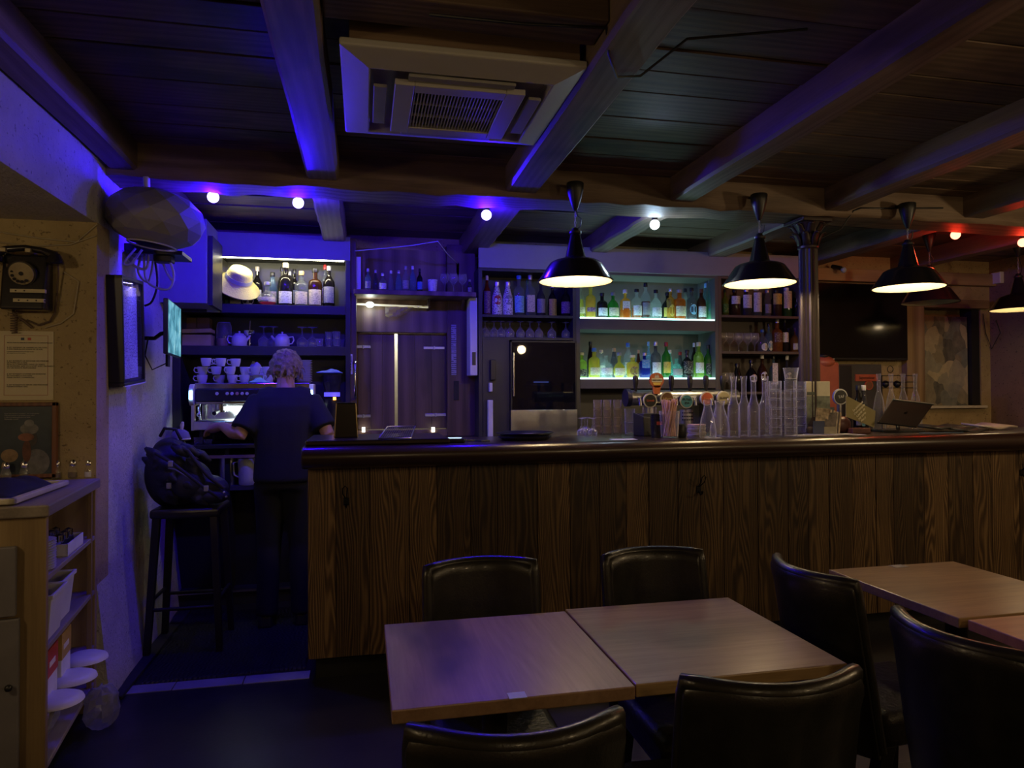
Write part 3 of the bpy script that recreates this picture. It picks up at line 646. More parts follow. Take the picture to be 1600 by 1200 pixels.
for i, (px, py) in enumerate(((822, 557), (843, 557), (861, 556), (852, 584), (869, 583), (830, 594))):
    p = W(px, py, Y=y0+.10); b = MB().tube([(p.x, p.y, p.z), (p.x, p.y+.09, p.z), (p.x, p.y+.12, p.z), (p.x, p.y+.24, p.z)], [.014, .014, .034, .034], 14).build('wine_bottle', glass('dark_green_glass', (.03, .06, .03), .6), smooth=50)
    tag(b, '%s lying wine bottle behind the cooler door' % ORD[i], 'bottle', 'wine bottles in the cooler')
# left of the cooler: dark gap with papers and switches
for n_, (a, b, mat, lab) in enumerate((((762, 625), (770, 686), M('pale_paper', (.7, .7, .72), .7), 'pale upright sheaf of paper left of the wine cooler'), ((766, 562), (774, 594), blackp, 'black card reader hanging left of the wine cooler'), ((764, 598), (769, 612), whitep, 'small white switch left of the wine cooler'))):
    p, q = W(a[0], a[1], Y=5.22), W(b[0], b[1], Y=5.22)
    tag(B(p.x, q.x, 5.2, 5.2425, max(q.z, CB), p.z).build(('paper_sheaf', 'card_reader', 'switch')[n_], mat, bevel=.004), lab, ('paper', 'card reader', 'switch')[n_])
# ---- lit unit
X20, X21 = XC1, xat(1123); lz = [zat(1010, 497), zat(1010, 590)]
uL = shelfunit('grey shelf unit with two glowing glass shelves of bottles', X20, X21, [], fz0, mat=lamg)
ledm = glow('cyan_white_lit_glass', (.50, 1, .92), 3.6)
for z, zlow in ((lz[0], zat(1010, 516)), (lz[1], zat(1010, 607))):
    B(X20+.03, X21-.03, YS, YK-.012, zlow, z-.012).build('shelf', lamg, uL, bevel=.002)
    B(X20+.032, X21-.032, YS+.002, YK-.014, z-.012, z).build('lit_glass', ledm, uL)
# ---- right unit
X30, X31 = X21, xat(1256); rz_ = [zat(1190, 493), zat(1190, 549)]; rz3 = zat(1190, 612)
uR = shelfunit('dark brown shelf unit of bottles beside the iron pillar', X30, X31, rz_+[rz3], fz0, mat=M('brown_laminate', (.10, .075, .06), .5))
# ---- big screen, picture
p, q = W(1281, 441, Y=5.5), W(1419, 563, Y=5.5)
o = thing('television', 'large dark television on the back wall', 'television', ((p.x+q.x)/2, 5.5, q.z))
B(q.x-1.25, q.x, 5.50, 5.55, q.z, p.z).build('body', blackp, o, bevel=.006); B(q.x-1.24, q.x-.01, 5.496, 5.502, q.z+.02, p.z-.01).build('screen', M('dark_gloss_screen', (.006, .007, .006), .12), o)
B(q.x-.86, q.x-.78, 5.494, 5.50, q.z+.004, q.z+.012).build('badge', whitep, o); B(q.x-.9, q.x-.5, 5.55, YW, p.z-.4, p.z-.2).build('wall_mount', blackp, o)
m_, t_, b_, n_, l_ = nt('muted_painting')
v = coords(t_, (1, 1, .7), False); nd = n_.new('ShaderNodeTexNoise'); nd.inputs['Scale'].default_value = 5; l_.new(v, nd.inputs['Vector'])
vm = n_.new('ShaderNodeVectorMath'); vm.operation = 'ADD'; l_.new(v, vm.inputs[0]); sc2 = n_.new('ShaderNodeVectorMath'); sc2.operation = 'SCALE'; sc2.inputs['Scale'].default_value = .22; l_.new(nd.outputs['Color'], sc2.inputs[0]); l_.new(sc2.outputs[0], vm.inputs[1])
vo = n_.new('ShaderNodeTexVoronoi'); vo.inputs['Scale'].default_value = 7.5; l_.new(vm.outputs[0], vo.inputs['Vector']); sp = n_.new('ShaderNodeSeparateColor'); l_.new(vo.outputs['Color'], sp.inputs[0])
pc = ramp(t_, sp.outputs[0], [(.0, (.025, .025, .03)), (.25, (.10, .11, .12)), (.42, (.36, .29, .17)), (.6, (.17, .20, .21)), (.78, (.27, .28, .25)), (.95, (.58, .50, .34))])
l_.new(mixc(t_, .35, pc, ramp(t_, noise(t_, v, 16, 5), [(.3, (.05, .05, .05)), (.7, (.42, .38, .28))])), b_.inputs['Base Color']); b_.inputs['Roughness'].default_value = .5
p, q = W(1437, 493, Y=5.62), W(1521, 634, Y=5.62)
o = thing('painting', 'unframed picture in muted blue, ochre and grey patches', 'painting', ((p.x+q.x)/2, 5.66, q.z))
B(p.x-.03, q.x-.03, 5.65, 5.675, q.z, p.z).build('canvas', m_, o)
B(q.x-.02, 5.855, 5.61, 5.74, 1.325, 2.27).build('dark_border', dark, o)
# ================================================================== BOTTLES AND GLASSES
PROF = {
 'wine':   [(.0, 0), (.94, 0), (1, .02), (1, .56), (.93, .64), (.60, .72), (.36, .78), (.33, .82), (.33, .97), (.38, .975), (.38, 1)],
 'whisky': [(.0, 0), (.95, 0), (1, .02), (1, .58), (.95, .645), (.70, .70), (.40, .735), (.33, .77), (.33, .95), (.38, .96), (.38, 1)],
 'squat':  [(.0, 0), (.90, 0), (1, .05), (1, .48), (.90, .58), (.60, .68), (.32, .74), (.28, .79), (.28, .95), (.34, .96), (.34, 1)],
 'round':  [(.0, 0), (.55, 0), (.62, .03), (.92, .14), (1, .27), (.94, .40), (.72, .52), (.40, .60), (.26, .66), (.26, .93), (.33, .94), (.33, 1)],
 'tall':   [(.0, 0), (.95, 0), (1, .02), (1, .50), (.85, .62), (.62, .74), (.45, .86), (.42, .96), (.48, .97), (.48, 1)],
 'gin':    [(.0, 0), (.96, 0), (1, .02), (1, .60), (.97, .66), (.80, .71), (.38, .75), (.34, .80), (.34, .94), (.42, .95), (.42, 1)],
 'cone':   [(.0, 0), (.95, 0), (1, .02), (.92, .40), (.72, .62), (.45, .80), (.34, .90), (.34, .97), (.40, .975), (.40, 1)],
}
GC = {'clear': ((.90, .95, .95), .10), 'aqua': ((.60, .92, .88), .16), 'amber': ((.80, .36, .07), .35), 'gold': ((.88, .62, .14), .32), 'yellow': ((.86, .80, .22), .34), 'green': ((.10, .38, .08), .35),
      'lime': ((.55, .72, .18), .32), 'dark': ((.035, .03, .028), .6), 'brown': ((.16, .06, .025), .5), 'blue': ((.04, .07, .45), .45), 'red': ((.55, .08, .03), .4), 'bluish': ((.55, .78, .92), .2), 'teal': ((.15, .55, .55), .3), 'mint': ((.45, .85, .58), .32), 'smoke': ((.35, .35, .38), .2)}
def gm(c): return glass('bottle_glass_'+c, GC[c][0], GC[c][1])
CC = {'black': (.015, .015, .016), 'white': (.75, .74, .72), 'silver': (.6, .6, .62), 'gold': (.5, .36, .12), 'red': (.45, .03, .03), 'blue': (.06, .2, .5), 'cork': (.5, .33, .16), 'green': (.05, .2, .06), 'brown': (.14, .06, .03), 'cream': (.7, .62, .42), 'orange': (.6, .2, .04), 'grey': (.25, .25, .27), 'purple': (.16, .06, .2), 'teal': (.08, .3, .32), 'yellow': (.65, .48, .08), 'lightblue': (.25, .55, .75)}
def capm(c): return M('cap_'+c, CC[c], .35, .8 if c in ('silver', 'gold') else 0)
def labm(c): return printed('label_'+c, CC[c], (.03, .03, .03) if sum(CC[c]) > .9 else (.6, .55, .4))
def bottle(x, y, z, h, r, kind, glassc, cap, lab, label, group, lz=(.12, .46), liquid=None, level=.5, mat=None, sq=False, rz=0, oval=False):
    o = thing('bottle', label, 'bottle', (x, y, z), rz, group); pr = [(a*r, b*h) for a, b in PROF[kind]]
    seg = 4 if sq else 18
    if sq:                                                     # square shouldered bottle
        m = MB(); rings = []
        for a, b in pr:
            s_ = a*.92 if a > .5*r else a*.72; k = .75 if a > .5*r else 1
            c = s_*.18 if a > .5*r else s_*.4
            rings.append([(s_-c, -s_*k, b), (s_, -s_*k+c, b), (s_, s_*k-c, b), (s_-c, s_*k, b), (-s_+c, s_*k, b), (-s_, s_*k-c, b), (-s_, -s_*k+c, b), (-s_+c, -s_*k, b)])
        rings = rings[1:]; n = len(rings)
        m.add([p for q in rings for p in q], [(i*8+k, i*8+(k+1) % 8, (i+1)*8+(k+1) % 8, (i+1)*8+k) for i in range(n-1) for k in range(8)]+[tuple(range(8))[::-1], tuple((n-1)*8+k for k in range(8))])
    else: m = MB().lathe(pr, (0, 0, 0), seg)
    m.build('glass', mat or gm(glassc), o, smooth=45, world=False)
    rn = pr[-1][0]
    if cap:
        ch = .09*h if kind != 'gin' else .07*h; cr_ = rn*(1.08 if cap not in ('cork',) else 1.0)
        MB().lathe([(cr_, h-ch), (cr_*1.03, h-ch+.003), (cr_*1.03, h+.006), (cr_*.9, h+.009)], (0, 0, 0), 14).build('cap', capm(cap), o, smooth=40, world=False)
    if lab:
        if sq: B(-r*.72, r*.72, -r*.705, -r*.69, lz[0]*h, lz[1]*h).build('label', labm(lab), o, world=False)
        elif oval:
            zc = (lz[0]+lz[1])/2*h; hh = (lz[1]-lz[0])/2*h; m = MB(); V = [(0, -r*1.012, zc)]
            for k in range(16):
                a = 2*PI*k/16; th = .75*math.cos(a); V.append((r*1.012*math.sin(th), -r*1.012*math.cos(th), zc+hh*math.sin(a)))
            m.add(V, [(0, k+1, (k+1) % 16+1) for k in range(16)]); m.build('label', labm(lab), o, world=False)
        else: MB().lathe([(r*1.008, lz[0]*h), (r*1.010, lz[0]*h+.001), (r*1.010, lz[1]*h-.001), (r*1.008, lz[1]*h)], (0, 0, 0), 10, a0=-PI/2-1.05, a1=-PI/2+1.05).build('label', labm(lab), o, smooth=60, world=False)
    if liquid:
        MB().lathe([(a*.93, max(b, .004)) for a, b in pr[1:] if b < level*h]+[(.93*r if level < .55 else .6*r, level*h)], (0, 0, 0), 14).build('liquid', gm(liquid), o, smooth=45, world=False)
    return o
def row(rows, shelf, group, zbase, Y, dz=0):
    rows = sorted(rows, key=lambda r_: r_[0])
    for i, b in enumerate(rows):
        px, pt, wpx, kind, gc, cap, lab = b[:7]; kw = b[7] if len(b) > 7 else {}; kw = dict(kw)
        y = Y+kw.pop('dy', 0); base = W(px, 500, Y=y); s = mpp((base.x, y, zbase)); h = W(px, pt, Y=y).z-zbase-.008
        desc = kw.pop('d', None) or {'clear': 'clear', 'dark': 'dark', 'smoke': 'smoky'}.get(gc, gc)
        txt = '%s%s bottle%s, %s from left on %s' % ('square ' if kw.get('sq') else ('squat ' if kind in ('squat', 'round') else ''), desc, ', %s cap' % cap if cap else '', ORD[i], shelf)
        bottle(base.x, y, zbase, h, wpx*s/2, kind, gc, cap, lab, txt, group, **kw)
# hat shelf
row([(347, 415, 10, 'tall', 'clear', 'white', 'white', dict(dy=.13)), (356, 432, 20, 'gin', 'blue', 'blue', 'lightblue', dict(dy=.16)), (369, 440, 22, 'whisky', 'blue', 'black', 'white', dict(sq=True, dy=.10)), (389, 430, 24, 'squat', 'dark', 'black', 'white', dict(oval=True, lz=(.04, .36), dy=.10)), (402, 417, 15, 'wine', 'dark', 'cream', 'white', dict(lz=(.2, .45), dy=.15)),
     (418, 441, 29, 'round', 'clear', 'silver', 'cream', dict(liquid='red', level=.16, lz=(.2, .36), d='round decanter-like')), (426, 426, 14, 'tall', 'bluish', 'black', 'cream', dict(dy=.07)), (441, 417, 14, 'wine', 'dark', 'black', 'black', dict(dy=.08)), (446.5, 411, 22, 'whisky', 'dark', 'cream', 'white', dict(lz=(.06, .34), d='tall dark')), (453, 424, 11, 'tall', 'dark', 'silver', 'cream', dict(dy=.09)), (460, 421, 13, 'wine', 'dark', 'black', 'grey', dict(dy=.08)),
     (471, 424, 21, 'whisky', 'clear', 'cork', 'cream', dict(lz=(.06, .42))), (492.5, 420, 21, 'gin', 'brown', 'black', 'cream', dict(lz=(.05, .45), d='orange-necked brown')), (508, 414, 13, 'wine', 'clear', 'red', 'white', dict(dy=.06)), (514, 416, 18, 'wine', 'dark', 'silver', 'grey', dict(lz=(.1, .5)))],
    'the hat shelf', 'bottles on the hat shelf', s1t, YS+.10)
# upper glowing shelf
row([(907, 447, 15, 'gin', 'clear', None, 'cream', dict(liquid='yellow', level=.6, lz=(.14, .34), d='swing-top yellow')), (923, 447, 16, 'gin', 'yellow', None, 'purple', dict(liquid='gold', level=.62, lz=(.2, .34), d='swing-top golden')), (941, 458, 17, 'whisky', 'dark', 'black', 'white', dict(lz=(.1, .42))), (958, 457, 18, 'squat', 'green', 'grey', 'cream', dict(lz=(.1, .42))),
     (977, 453, 17, 'whisky', 'gold', 'white', 'white', dict(sq=True, lz=(.3, .62), liquid='amber', level=.36, d='amber')), (995, 452, 16, 'gin', 'clear', 'black', 'white', dict(liquid='amber', level=.4)), (1009, 442, 15, 'wine', 'clear', 'black', 'grey', dict(liquid='brown', level=.5, d='tall clear')), (1025, 453, 18, 'squat', 'clear', 'black', 'white', dict(lz=(.1, .4))),
     (1043, 457, 18, 'squat', 'dark', 'black', 'yellow', dict(dy=.04)), (1048, 451, 13, 'gin', 'gold', 'silver', 'yellow', dict(oval=True, lz=(.1, .5))), (1062, 453, 19, 'gin', 'amber', 'grey', 'cream', dict(liquid='amber', level=.3)), (1071, 451, 12, 'wine', 'clear', 'black', None, dict(dy=.08)), (1081, 450, 16, 'whisky', 'smoke', 'black', 'lightblue', dict(oval=True, lz=(.16, .50), d='dark')), (1096, 452, 15, 'wine', 'brown', 'brown', 'white', dict(lz=(.1, .45))),
     (1104, 443, 13, 'tall', 'bluish', 'lightblue', None, dict(dy=.06)), (1111, 435, 15, 'cone', 'mint', 'silver', None, dict(liquid='mint', level=.4, d='tall pale green'))],
    'the upper glowing shelf', 'bottles on the upper glowing shelf', lz[0], YS+.10)
# lower glowing shelf
row([(902.5, 546, 8, 'tall', 'clear', 'cream', 'cream', dict(dy=.05)), (908.5, 551, 16, 'gin', 'lime', 'cream', 'black', dict(lz=(.05, .36))), (922, 534, 10, 'tall', 'dark', 'black', None, dict(dy=.09)), (928, 544, 18, 'whisky', 'yellow', 'blue', 'cream', dict(lz=(.1, .36), liquid='yellow', level=.6)), (939, 547, 13, 'gin', 'clear', 'cream', 'white', dict(dy=.07)), (946, 554, 21, 'squat', 'clear', None, 'white', dict(lz=(.14, .44))),
     (959, 544, 12, 'tall', 'smoke', 'cork', None, dict(dy=.09)), (967, 551, 19, 'round', 'yellow', 'grey', 'cream', dict(lz=(.1, .4), liquid='yellow', level=.4)), (981, 536, 15, 'wine', 'clear', 'blue', 'white', dict(dy=.09)), (988, 555, 19, 'gin', 'yellow', 'cream', 'brown', dict(oval=True, lz=(.12, .52), liquid='gold', level=.6)), (997, 547, 8, 'tall', 'brown', 'cork', None, dict(dy=.09)),
     (1006.5, 551, 17, 'whisky', 'blue', 'silver', 'blue', dict(sq=True, lz=(.4, .75))), (1013, 534, 10, 'wine', 'bluish', 'lightblue', None, dict(dy=.09)), (1024, 534, 16, 'whisky', 'smoke', 'silver', 'white', dict(lz=(.1, .44))), (1040.5, 535, 14, 'wine', 'green', 'red', 'yellow', dict(lz=(.14, .46))), (1046, 547, 10, 'tall', 'aqua', 'white', None, dict(dy=.09)),
     (1056.5, 559, 18, 'squat', 'aqua', None, 'grey', dict(lz=(.14, .46), d='pale aqua')), (1062, 550, 10, 'tall', 'smoke', 'red', None, dict(dy=.08)), (1073, 547, 18, 'squat', 'dark', 'black', 'black', dict(lz=(.16, .62))), (1084, 536, 9, 'wine', 'dark', 'white', None, dict(dy=.07)), (1091, 535, 16, 'wine', 'lime', 'cream', 'white', dict(lz=(.14, .44))), (1106, 539, 13, 'wine', 'green', 'black', 'black', dict(lz=(.1, .45)))][:20],
    'the lower glowing shelf', 'bottles on the lower glowing shelf', lz[1], YS+.10)
b = W(1091, 500, Y=YS+.1)
row([(1091, 535, 16, 'wine', 'lime', 'cream', 'white', dict(lz=(.14, .44), d='lime green')) ], 'lower glowing shelf beyond the black', 'bottles on the lower glowing shelf', lz[1], YS+.10)
row([(1106, 539, 13, 'wine', 'green', 'black', 'black', dict(lz=(.1, .45), d='dark green'))], 'the right end of the lower shelf', 'bottles on the lower glowing shelf', lz[1], YS+.10)
# spotted-bottle shelf of the centre unit
m_, t_, b_, n_, l_ = nt('spotted_ceramic'); v = coords(t_, (1, 1, 1))
vo = n_.new('ShaderNodeTexVoronoi'); vo.inputs['Scale'].default_value = 110; l_.new(v, vo.inputs['Vector'])
l_.new(ramp(t_, vo.outputs['Distance'], [(.34, (.02, .02, .02)), (.40, (.75, .74, .72))]), b_.inputs['Base Color']); b_.inputs['Roughness'].default_value = .35
spot = m_
row([(761, 431, 12, 'wine', 'red', 'cream', 'purple', dict(lz=(.05, .62))), (776.5, 441, 17, 'tall', 'clear', 'silver', 'red', dict(mat=spot, oval=True, lz=(.32, .62), d='spotted white')), (793.5, 441, 17, 'tall', 'clear', 'silver', 'grey', dict(mat=spot, oval=True, lz=(.32, .62), d='spotted white')), (811, 431, 17, 'gin', 'clear', 'blue', 'lightblue', dict(lz=(.08, .5))), (824, 437, 8, 'wine', 'aqua', 'green', None, dict(dy=.07)),
     (828.5, 430, 17, 'whisky', 'clear', 'silver', 'cream', dict(sq=True, lz=(.1, .52))), (845, 439, 15, 'squat', 'smoke', 'black', 'grey', dict(lz=(.1, .5))), (863, 444, 14, 'squat', 'dark', 'white', 'yellow', dict(lz=(.02, .55))), (884, 444, 19, 'squat', 'dark', 'purple', 'purple', dict(lz=(.1, .46), d='purple-hooded dark'))],
    'the spotted-bottle shelf', 'bottles on the spotted-bottle shelf', gz[0], YS+.10)
# right unit
row([(1133, 452, 11, 'wine', 'lime', 'black', 'green', {}), (1148, 452, 17, 'whisky', 'brown', 'black', 'white', dict(lz=(.45, .75))), (1166, 452, 17, 'gin', 'smoke', 'silver', 'white', dict(lz=(.3, .8))), (1182, 450, 16, 'gin', 'clear', 'white', 'white', dict(lz=(.15, .85))), (1199, 452, 12, 'tall', 'clear', 'silver', 'grey', {}), (1213, 452, 17, 'whisky', 'brown', 'black', 'yellow', dict(lz=(.45, .85))), (1229, 450, 16, 'gin', 'green', 'white', 'cream', dict(lz=(.3, .9))), (1246, 452, 17, 'wine', 'dark', 'black', 'white', dict(oval=True, lz=(.45, .75)))],
    'the top shelf beside the pillar', 'bottles on the top right shelf', rz_[0], YS+.08)
row([(1191, 515, 15, 'squat', 'clear', 'blue', 'white', dict(oval=True, lz=(.04, .4), d='round clear')), (1201, 505, 12, 'squat', 'bluish', 'black', 'white', dict(oval=True, lz=(.05, .4), dy=.03)), (1214, 499, 16, 'whisky', 'amber', 'silver', 'brown', dict(lz=(.3, .6))), (1226, 498, 11, 'wine', 'dark', 'black', 'white', dict(lz=(.3, .6))), (1243, 512, 17, 'squat', 'amber', 'brown', 'cream', dict(lz=(.1, .36)))],
    'the middle shelf beside the pillar', 'bottles on the middle right shelf', rz_[1], YS+.08)
row([(1151, 568, 14, 'tall', 'dark', 'black', None, {}), (1173, 562, 18, 'squat', 'dark', 'black', 'white', dict(oval=True, lz=(.3, .55))), (1190, 554, 16, 'squat', 'brown', 'white', 'white', dict(oval=True, lz=(.3, .55))), (1208, 555, 13, 'whisky', 'bluish', 'black', 'white', dict(lz=(.2, .8), sq=True)), (1229, 556, 14, 'squat', 'smoke', 'white', 'cream', dict(oval=True, lz=(.35, .55))), (1245, 563, 13, 'gin', 'blue', 'white', 'white', dict(lz=(.4, .7)))],
    'the low shelf beside the pillar', 'bottles on the low right shelf', rz3, YS+.10)
# shelf above the hatch
row([(575, 420, 10, 'wine', 'bluish', 'white', 'grey', {}), (587, 422, 7, 'tall', 'smoke', 'silver', None, {}), (598, 427, 13, 'squat', 'clear', 'silver', 'white', {}), (611, 423, 9, 'cone', 'clear', 'white', None, {}), (623, 423, 11, 'cone', 'bluish', 'silver', None, {}), (634, 416, 11, 'wine', 'clear', 'silver', 'grey', {}), (645, 416, 10, 'wine', 'bluish', 'white', None, {}), (656, 420, 9, 'wine', 'dark', 'black', 'blue', {}), (734, 437, 7, 'tall', 'smoke', 'grey', 'grey', {})],
    'the shelf above the hatch', 'bottles above the hatch', zsh, 5.27)
# ---- drinking glasses
clear = glass('clear_glass', (.99, .99, 1), .05, 1.8, .04, .95); clear2 = glass('worn_clear_glass', (.98, .98, 1), .08, 1.8, .08, .9)
def tumbler_mesh(r, h, flare=1.12, mat=None, name='tumbler', ribs=0):
    t = .0022
    R2 = r*flare; pr = [(1e-5, .0), (r*.90, 0), (r*.98, .003), (r, .007), (r*.985, .013), (R2*.985, h-.006), (R2+.0008, h-.003), (R2+.0004, h), (R2-t, h), (R2-t*1.6, h-.005), (r-t*1.6, .014), (r*.8, .011), (1e-5, .010)]
    return MB().lathe(pr, (0, 0, 0), 16, cap=False)
def wineglass(r, h, bowl=.5, inv=False):
    zs = h*(1-bowl)
    pr = [(1e-5, 0), (r*.85, 0), (r*.85, .002), (r*.12, .008), (r*.09, zs-.01), (r*.3, zs), (r*.9, zs+h*bowl*.35), (r, zs+h*bowl*.55), (r*.86, h), (r*.86-.0015, h), (r*.98-.002, zs+h*bowl*.55), (r*.86, zs+h*bowl*.35), (1e-5, zs+.004)]
    if inv: pr = [(a, h-b) for a, b in pr][::-1]
    return MB().lathe(pr, (0, 0, 0), 16, cap=False)
CACHE = {}
def place_glass(kind, key, mk, mat, x, y, z, label, cat, group):
    kk = (kind, key)
    if kk not in CACHE:
        o = mk().build(kind, mat, None, smooth=50); CACHE[kk] = o
    else: o = CACHE[kk].copy(); COL.objects.link(o)
    o.location = (x, y, z); tag(o, label, cat, group); return o
def at_shelf(px, Y): return W(px, 520, Y=Y).x
# inverted goblets on the centre unit
gx_ = [758, 772, 783, 797, 813, 828, 842, 862, 884, 764, 790]
for i, px in enumerate(sorted(gx_)):
    y = YS+(.16 if px in (764, 790) else .08)
    place_glass('stemmed_glass', 'c', lambda: wineglass(.036, .13, .62, True), clear2, at_shelf(px, y), y, gz[1], '%s upturned glass from left under the spotted bottles' % ORD[i], 'glass', 'upturned glasses on the centre unit')
# teapot shelf
for i, (px, hh) in enumerate(((412, .145), (427, .14), (472, .14), (488, .14))):
    place_glass('stemmed_glass', 't', lambda: wineglass(.042, .15, .55, True), clear2, at_shelf(px, YS+.1), YS+.1, s2t, '%s upturned stemmed glass from left on the teapot shelf' % ORD[i], 'glass', 'upturned glasses on the teapot shelf')
for i, (px, n) in enumerate(((499, 1), (514, 2), (526, 2), (533, 1))):
    for k in range(n):
        place_glass('shot_glass', 's', lambda: tumbler_mesh(.026, .062), clear2, at_shelf(px, YS+.06+.05*(i % 2)), YS+.06+.05*(i % 2), s2t+k*.056, 'small tumbler %s of %s stack on the teapot shelf' % (('at the bottom', 'on top')[k], ORD[i]), 'glass', 'small tumblers on the teapot shelf')
# glasses on the right unit and above the hatch
for i, px in enumerate((1129, 1140, 1154, 1168, 1179)):
    place_glass('stemmed_glass', 'r', lambda: wineglass(.040, .16, .6, False), clear2, at_shelf(px, YS+.09), YS+.09, rz_[1], '%s stemmed glass from left on the middle right shelf' % ORD[i], 'glass', 'stemmed glasses on the right unit')
for i, px in enumerate((1130, 1140)):
    place_glass('stemmed_glass', 'r', None, clear2, at_shelf(px, YS+.06), YS+.06, rz3, '%s stemmed glass behind the carafes on the low right shelf' % ORD[i], 'glass', 'stemmed glasses on the low right shelf')
for i, px in enumerate((695, 709, 723)):
    place_glass('stemmed_glass', 'h', lambda: wineglass(.035, .15, .55, False), clear2, at_shelf(px, 5.28), 5.28, zsh, '%s stemmed glass from left on the shelf above the hatch' % ORD[i], 'glass', 'stemmed glasses above the hatch')
# tumblers stacked on the bar: right columns
def stack(px, py, n, r, dz, label, group, key, mat=clear, h=.085, z=CZ, flare=1.12):
    p = W(px, py, Z=z)
    for k in range(n):
        place_glass('tumbler', key, lambda: tumbler_mesh(r, h, flare), mat, p.x, p.y, z+k*dz, 'tumbler, %s from bottom, %s' % (ORD[k], label), 'glass', group)
for px, py, n, lab in ((1212, 682, 6, 'left front stack by the pillar'), (1236, 682, 6, 'the middle front stack by the pillar'), (1205, 677, 6, 'the left rear stack by the pillar'), (1228, 677, 5, 'the middle rear stack by the pillar'), (1250, 678, 6, 'the right rear stack by the pillar')):
    stack(px, py, n, .037, .053, lab, 'tumblers stacked by the pillar', 'A', clear, .06, flare=1.0)
p = W(1243, 683, Z=CZ); place_glass('wide_tumbler', 'w', lambda: tumbler_mesh(.036, .075, 1.25), clear, W(1236, 682, Z=CZ).x+.004, W(1236, 682, Z=CZ).y, CZ+.053*6+.008, 'wide flared tumbler crowning the middle front stack', 'glass', None)
# amber-tinted columns behind the bar at the middle
for j, (px, py, n) in enumerate(((934, 679, 4), (949, 679, 4), (965, 679, 4), (1010, 675, 3), (1020, 675, 3))):
    stack(px, py, n, .026, .053, '%s' % ('%s slim stack under the glowing shelves' % ORD[j]), 'slim tumbler stacks under the glowing shelves', 'B', glass('amber_tinted_glass', (.98, .93, .82), .09, 1.8, .06, .9), .058, flare=1.05)
stack(984, 680, 2, .031, .078, 'the short clear stack left of the straws', 'short tumbler stack left of the straws', 'C', clear, .085, flare=1.1)
for i, (px, py) in enumerate(((909, 681), (918, 679), (926, 681), (914, 679))):
    p = W(px, py, Z=CZ); place_glass('coupe_glass', 'b', lambda: wineglass(.030, .11, .45, True), clear2, p.x, p.y, CZ, '%s upturned small glass right of the steel cooler panel' % ORD[i], 'glass', 'upturned small glasses on the bar')
# carafes
def carafe(name, x, y, z, h, r, label, group, neck=.30, bulge=.42, seg=24):
    pr = [(1e-5, .004), (r*.95, 0), (r, .006), (r, h*.34), (r*.95, h*bulge), (r*.62, h*.58), (r*neck, h*.70), (r*neck, h*.90), (r*neck*1.25, h*.97), (r*neck*1.3, h)]
    inn = [(max(1e-5, a-.0025), b if i else b+.006) for i, (a, b) in enumerate(pr)][::-1]
    return tag(MB().lathe(pr+inn, (x, y, z), seg, cap=False).build(name, clear, smooth=60), label, 'carafe', group)
for i, (px, py) in enumerate(((1147, 683), (1163, 681), (1178, 682), (1196, 681))):
    p = W(px, py, Z=CZ); carafe('carafe', p.x, p.y, CZ, W(px, 588, Y=p.y).z-CZ, .036+.004*(i == 3), '%s tall clear carafe from left, beside the tumbler stacks' % ORD[i], 'tall carafes on the bar', .42, .50)
for px, py, pt, r, lab in ((1125, 682, 626, .060, 'broad clear decanter standing in front of the tall carafes'), (1106, 684, 625, .050, 'broad clear decanter behind the coaster stack')):
    p = W(px, py, Z=CZ); h = W(px, pt, Y=p.y).z-CZ
    pr = [(1e-5, .004), (r*.9, 0), (r, .012), (r*.98, h*.22), (r*.78, h*.50), (r*.46, h*.78), (r*.42, h*.84), (r*.52, h)]
    tag(MB().lathe(pr+[(max(1e-5, a-.0028), b+(.008 if i == 0 else 0)) for i, (a, b) in enumerate(pr)][::-1], (p.x, p.y, CZ), 26, cap=False).build('decanter', clear, smooth=60), lab, 'decanter', 'broad decanters on the bar')
for i, px in enumerate((1373, 1392, 1411, 1430)):
    p = W(px, 655, Z=CZ); p = W(px, 600, Y=4.06); carafe('carafe', p.x, p.y, CZ, W(px, 584, Y=p.y).z-CZ, .040, '%s slim carafe from left behind the tablet' % ORD[i], 'slim carafes behind the tablet', .30, .36)
# ================================================================== PERSON BEHIND THE BAR
def fuse(mb, name, mat, parent, voxel, it=6, fac=.5):
    o = mb.build(name, mat, parent)
    r_ = o.modifiers.new('fuse', 'REMESH'); r_.mode = 'VOXEL'; r_.voxel_size = voxel; r_.use_smooth_shade = True
    s_ = o.modifiers.new('soft', 'SMOOTH'); s_.factor = fac; s_.iterations = it
    dg = bpy.context.evaluated_depsgraph_get(); me = bpy.data.meshes.new_from_object(o.evaluated_get(dg)); o.modifiers.clear()
    me.materials.clear(); me.materials.append(mat); me.name = name
    for p in me.polygons: p.use_smooth = True
    o.data = me; return o
def loft(rings, seg=24):
    m = MB(); V = []
    for cx, cy2, cz, rx, ry in rings:
        for k in range(seg):
            a = 2*PI*k/seg; c, s_ = math.cos(a), math.sin(a); e = .8
            V.append((cx+rx*math.copysign(abs(c)**e, c), cy2+ry*math.copysign(abs(s_)**e, s_), cz))
    n = len(rings)
    return m.add(V, [(i*seg+k, i*seg+(k+1) % seg, (i+1)*seg+(k+1) % seg, (i+1)*seg+k) for i in range(n-1) for k in range(seg)]+[tuple(range(seg))[::-1], tuple((n-1)*seg+k for k in range(seg))])
skin = M('skin', (.50, .29, .20), .5, var=.06, spec=.4); tee = M('black_cotton', (.012, .012, .016), .85, bmp=.15, bscale=120); trous = M('black_trousers', (.010, .010, .012), .85)
hairm = M('fair_hair', (.30, .23, .12), .55, var=.55, scale=45, bmp=.9, bscale=70)
PX = -.49
person = thing('person', 'person in a black t-shirt seen from behind at the coffee machine', 'person', (PX, 4.62, 0))
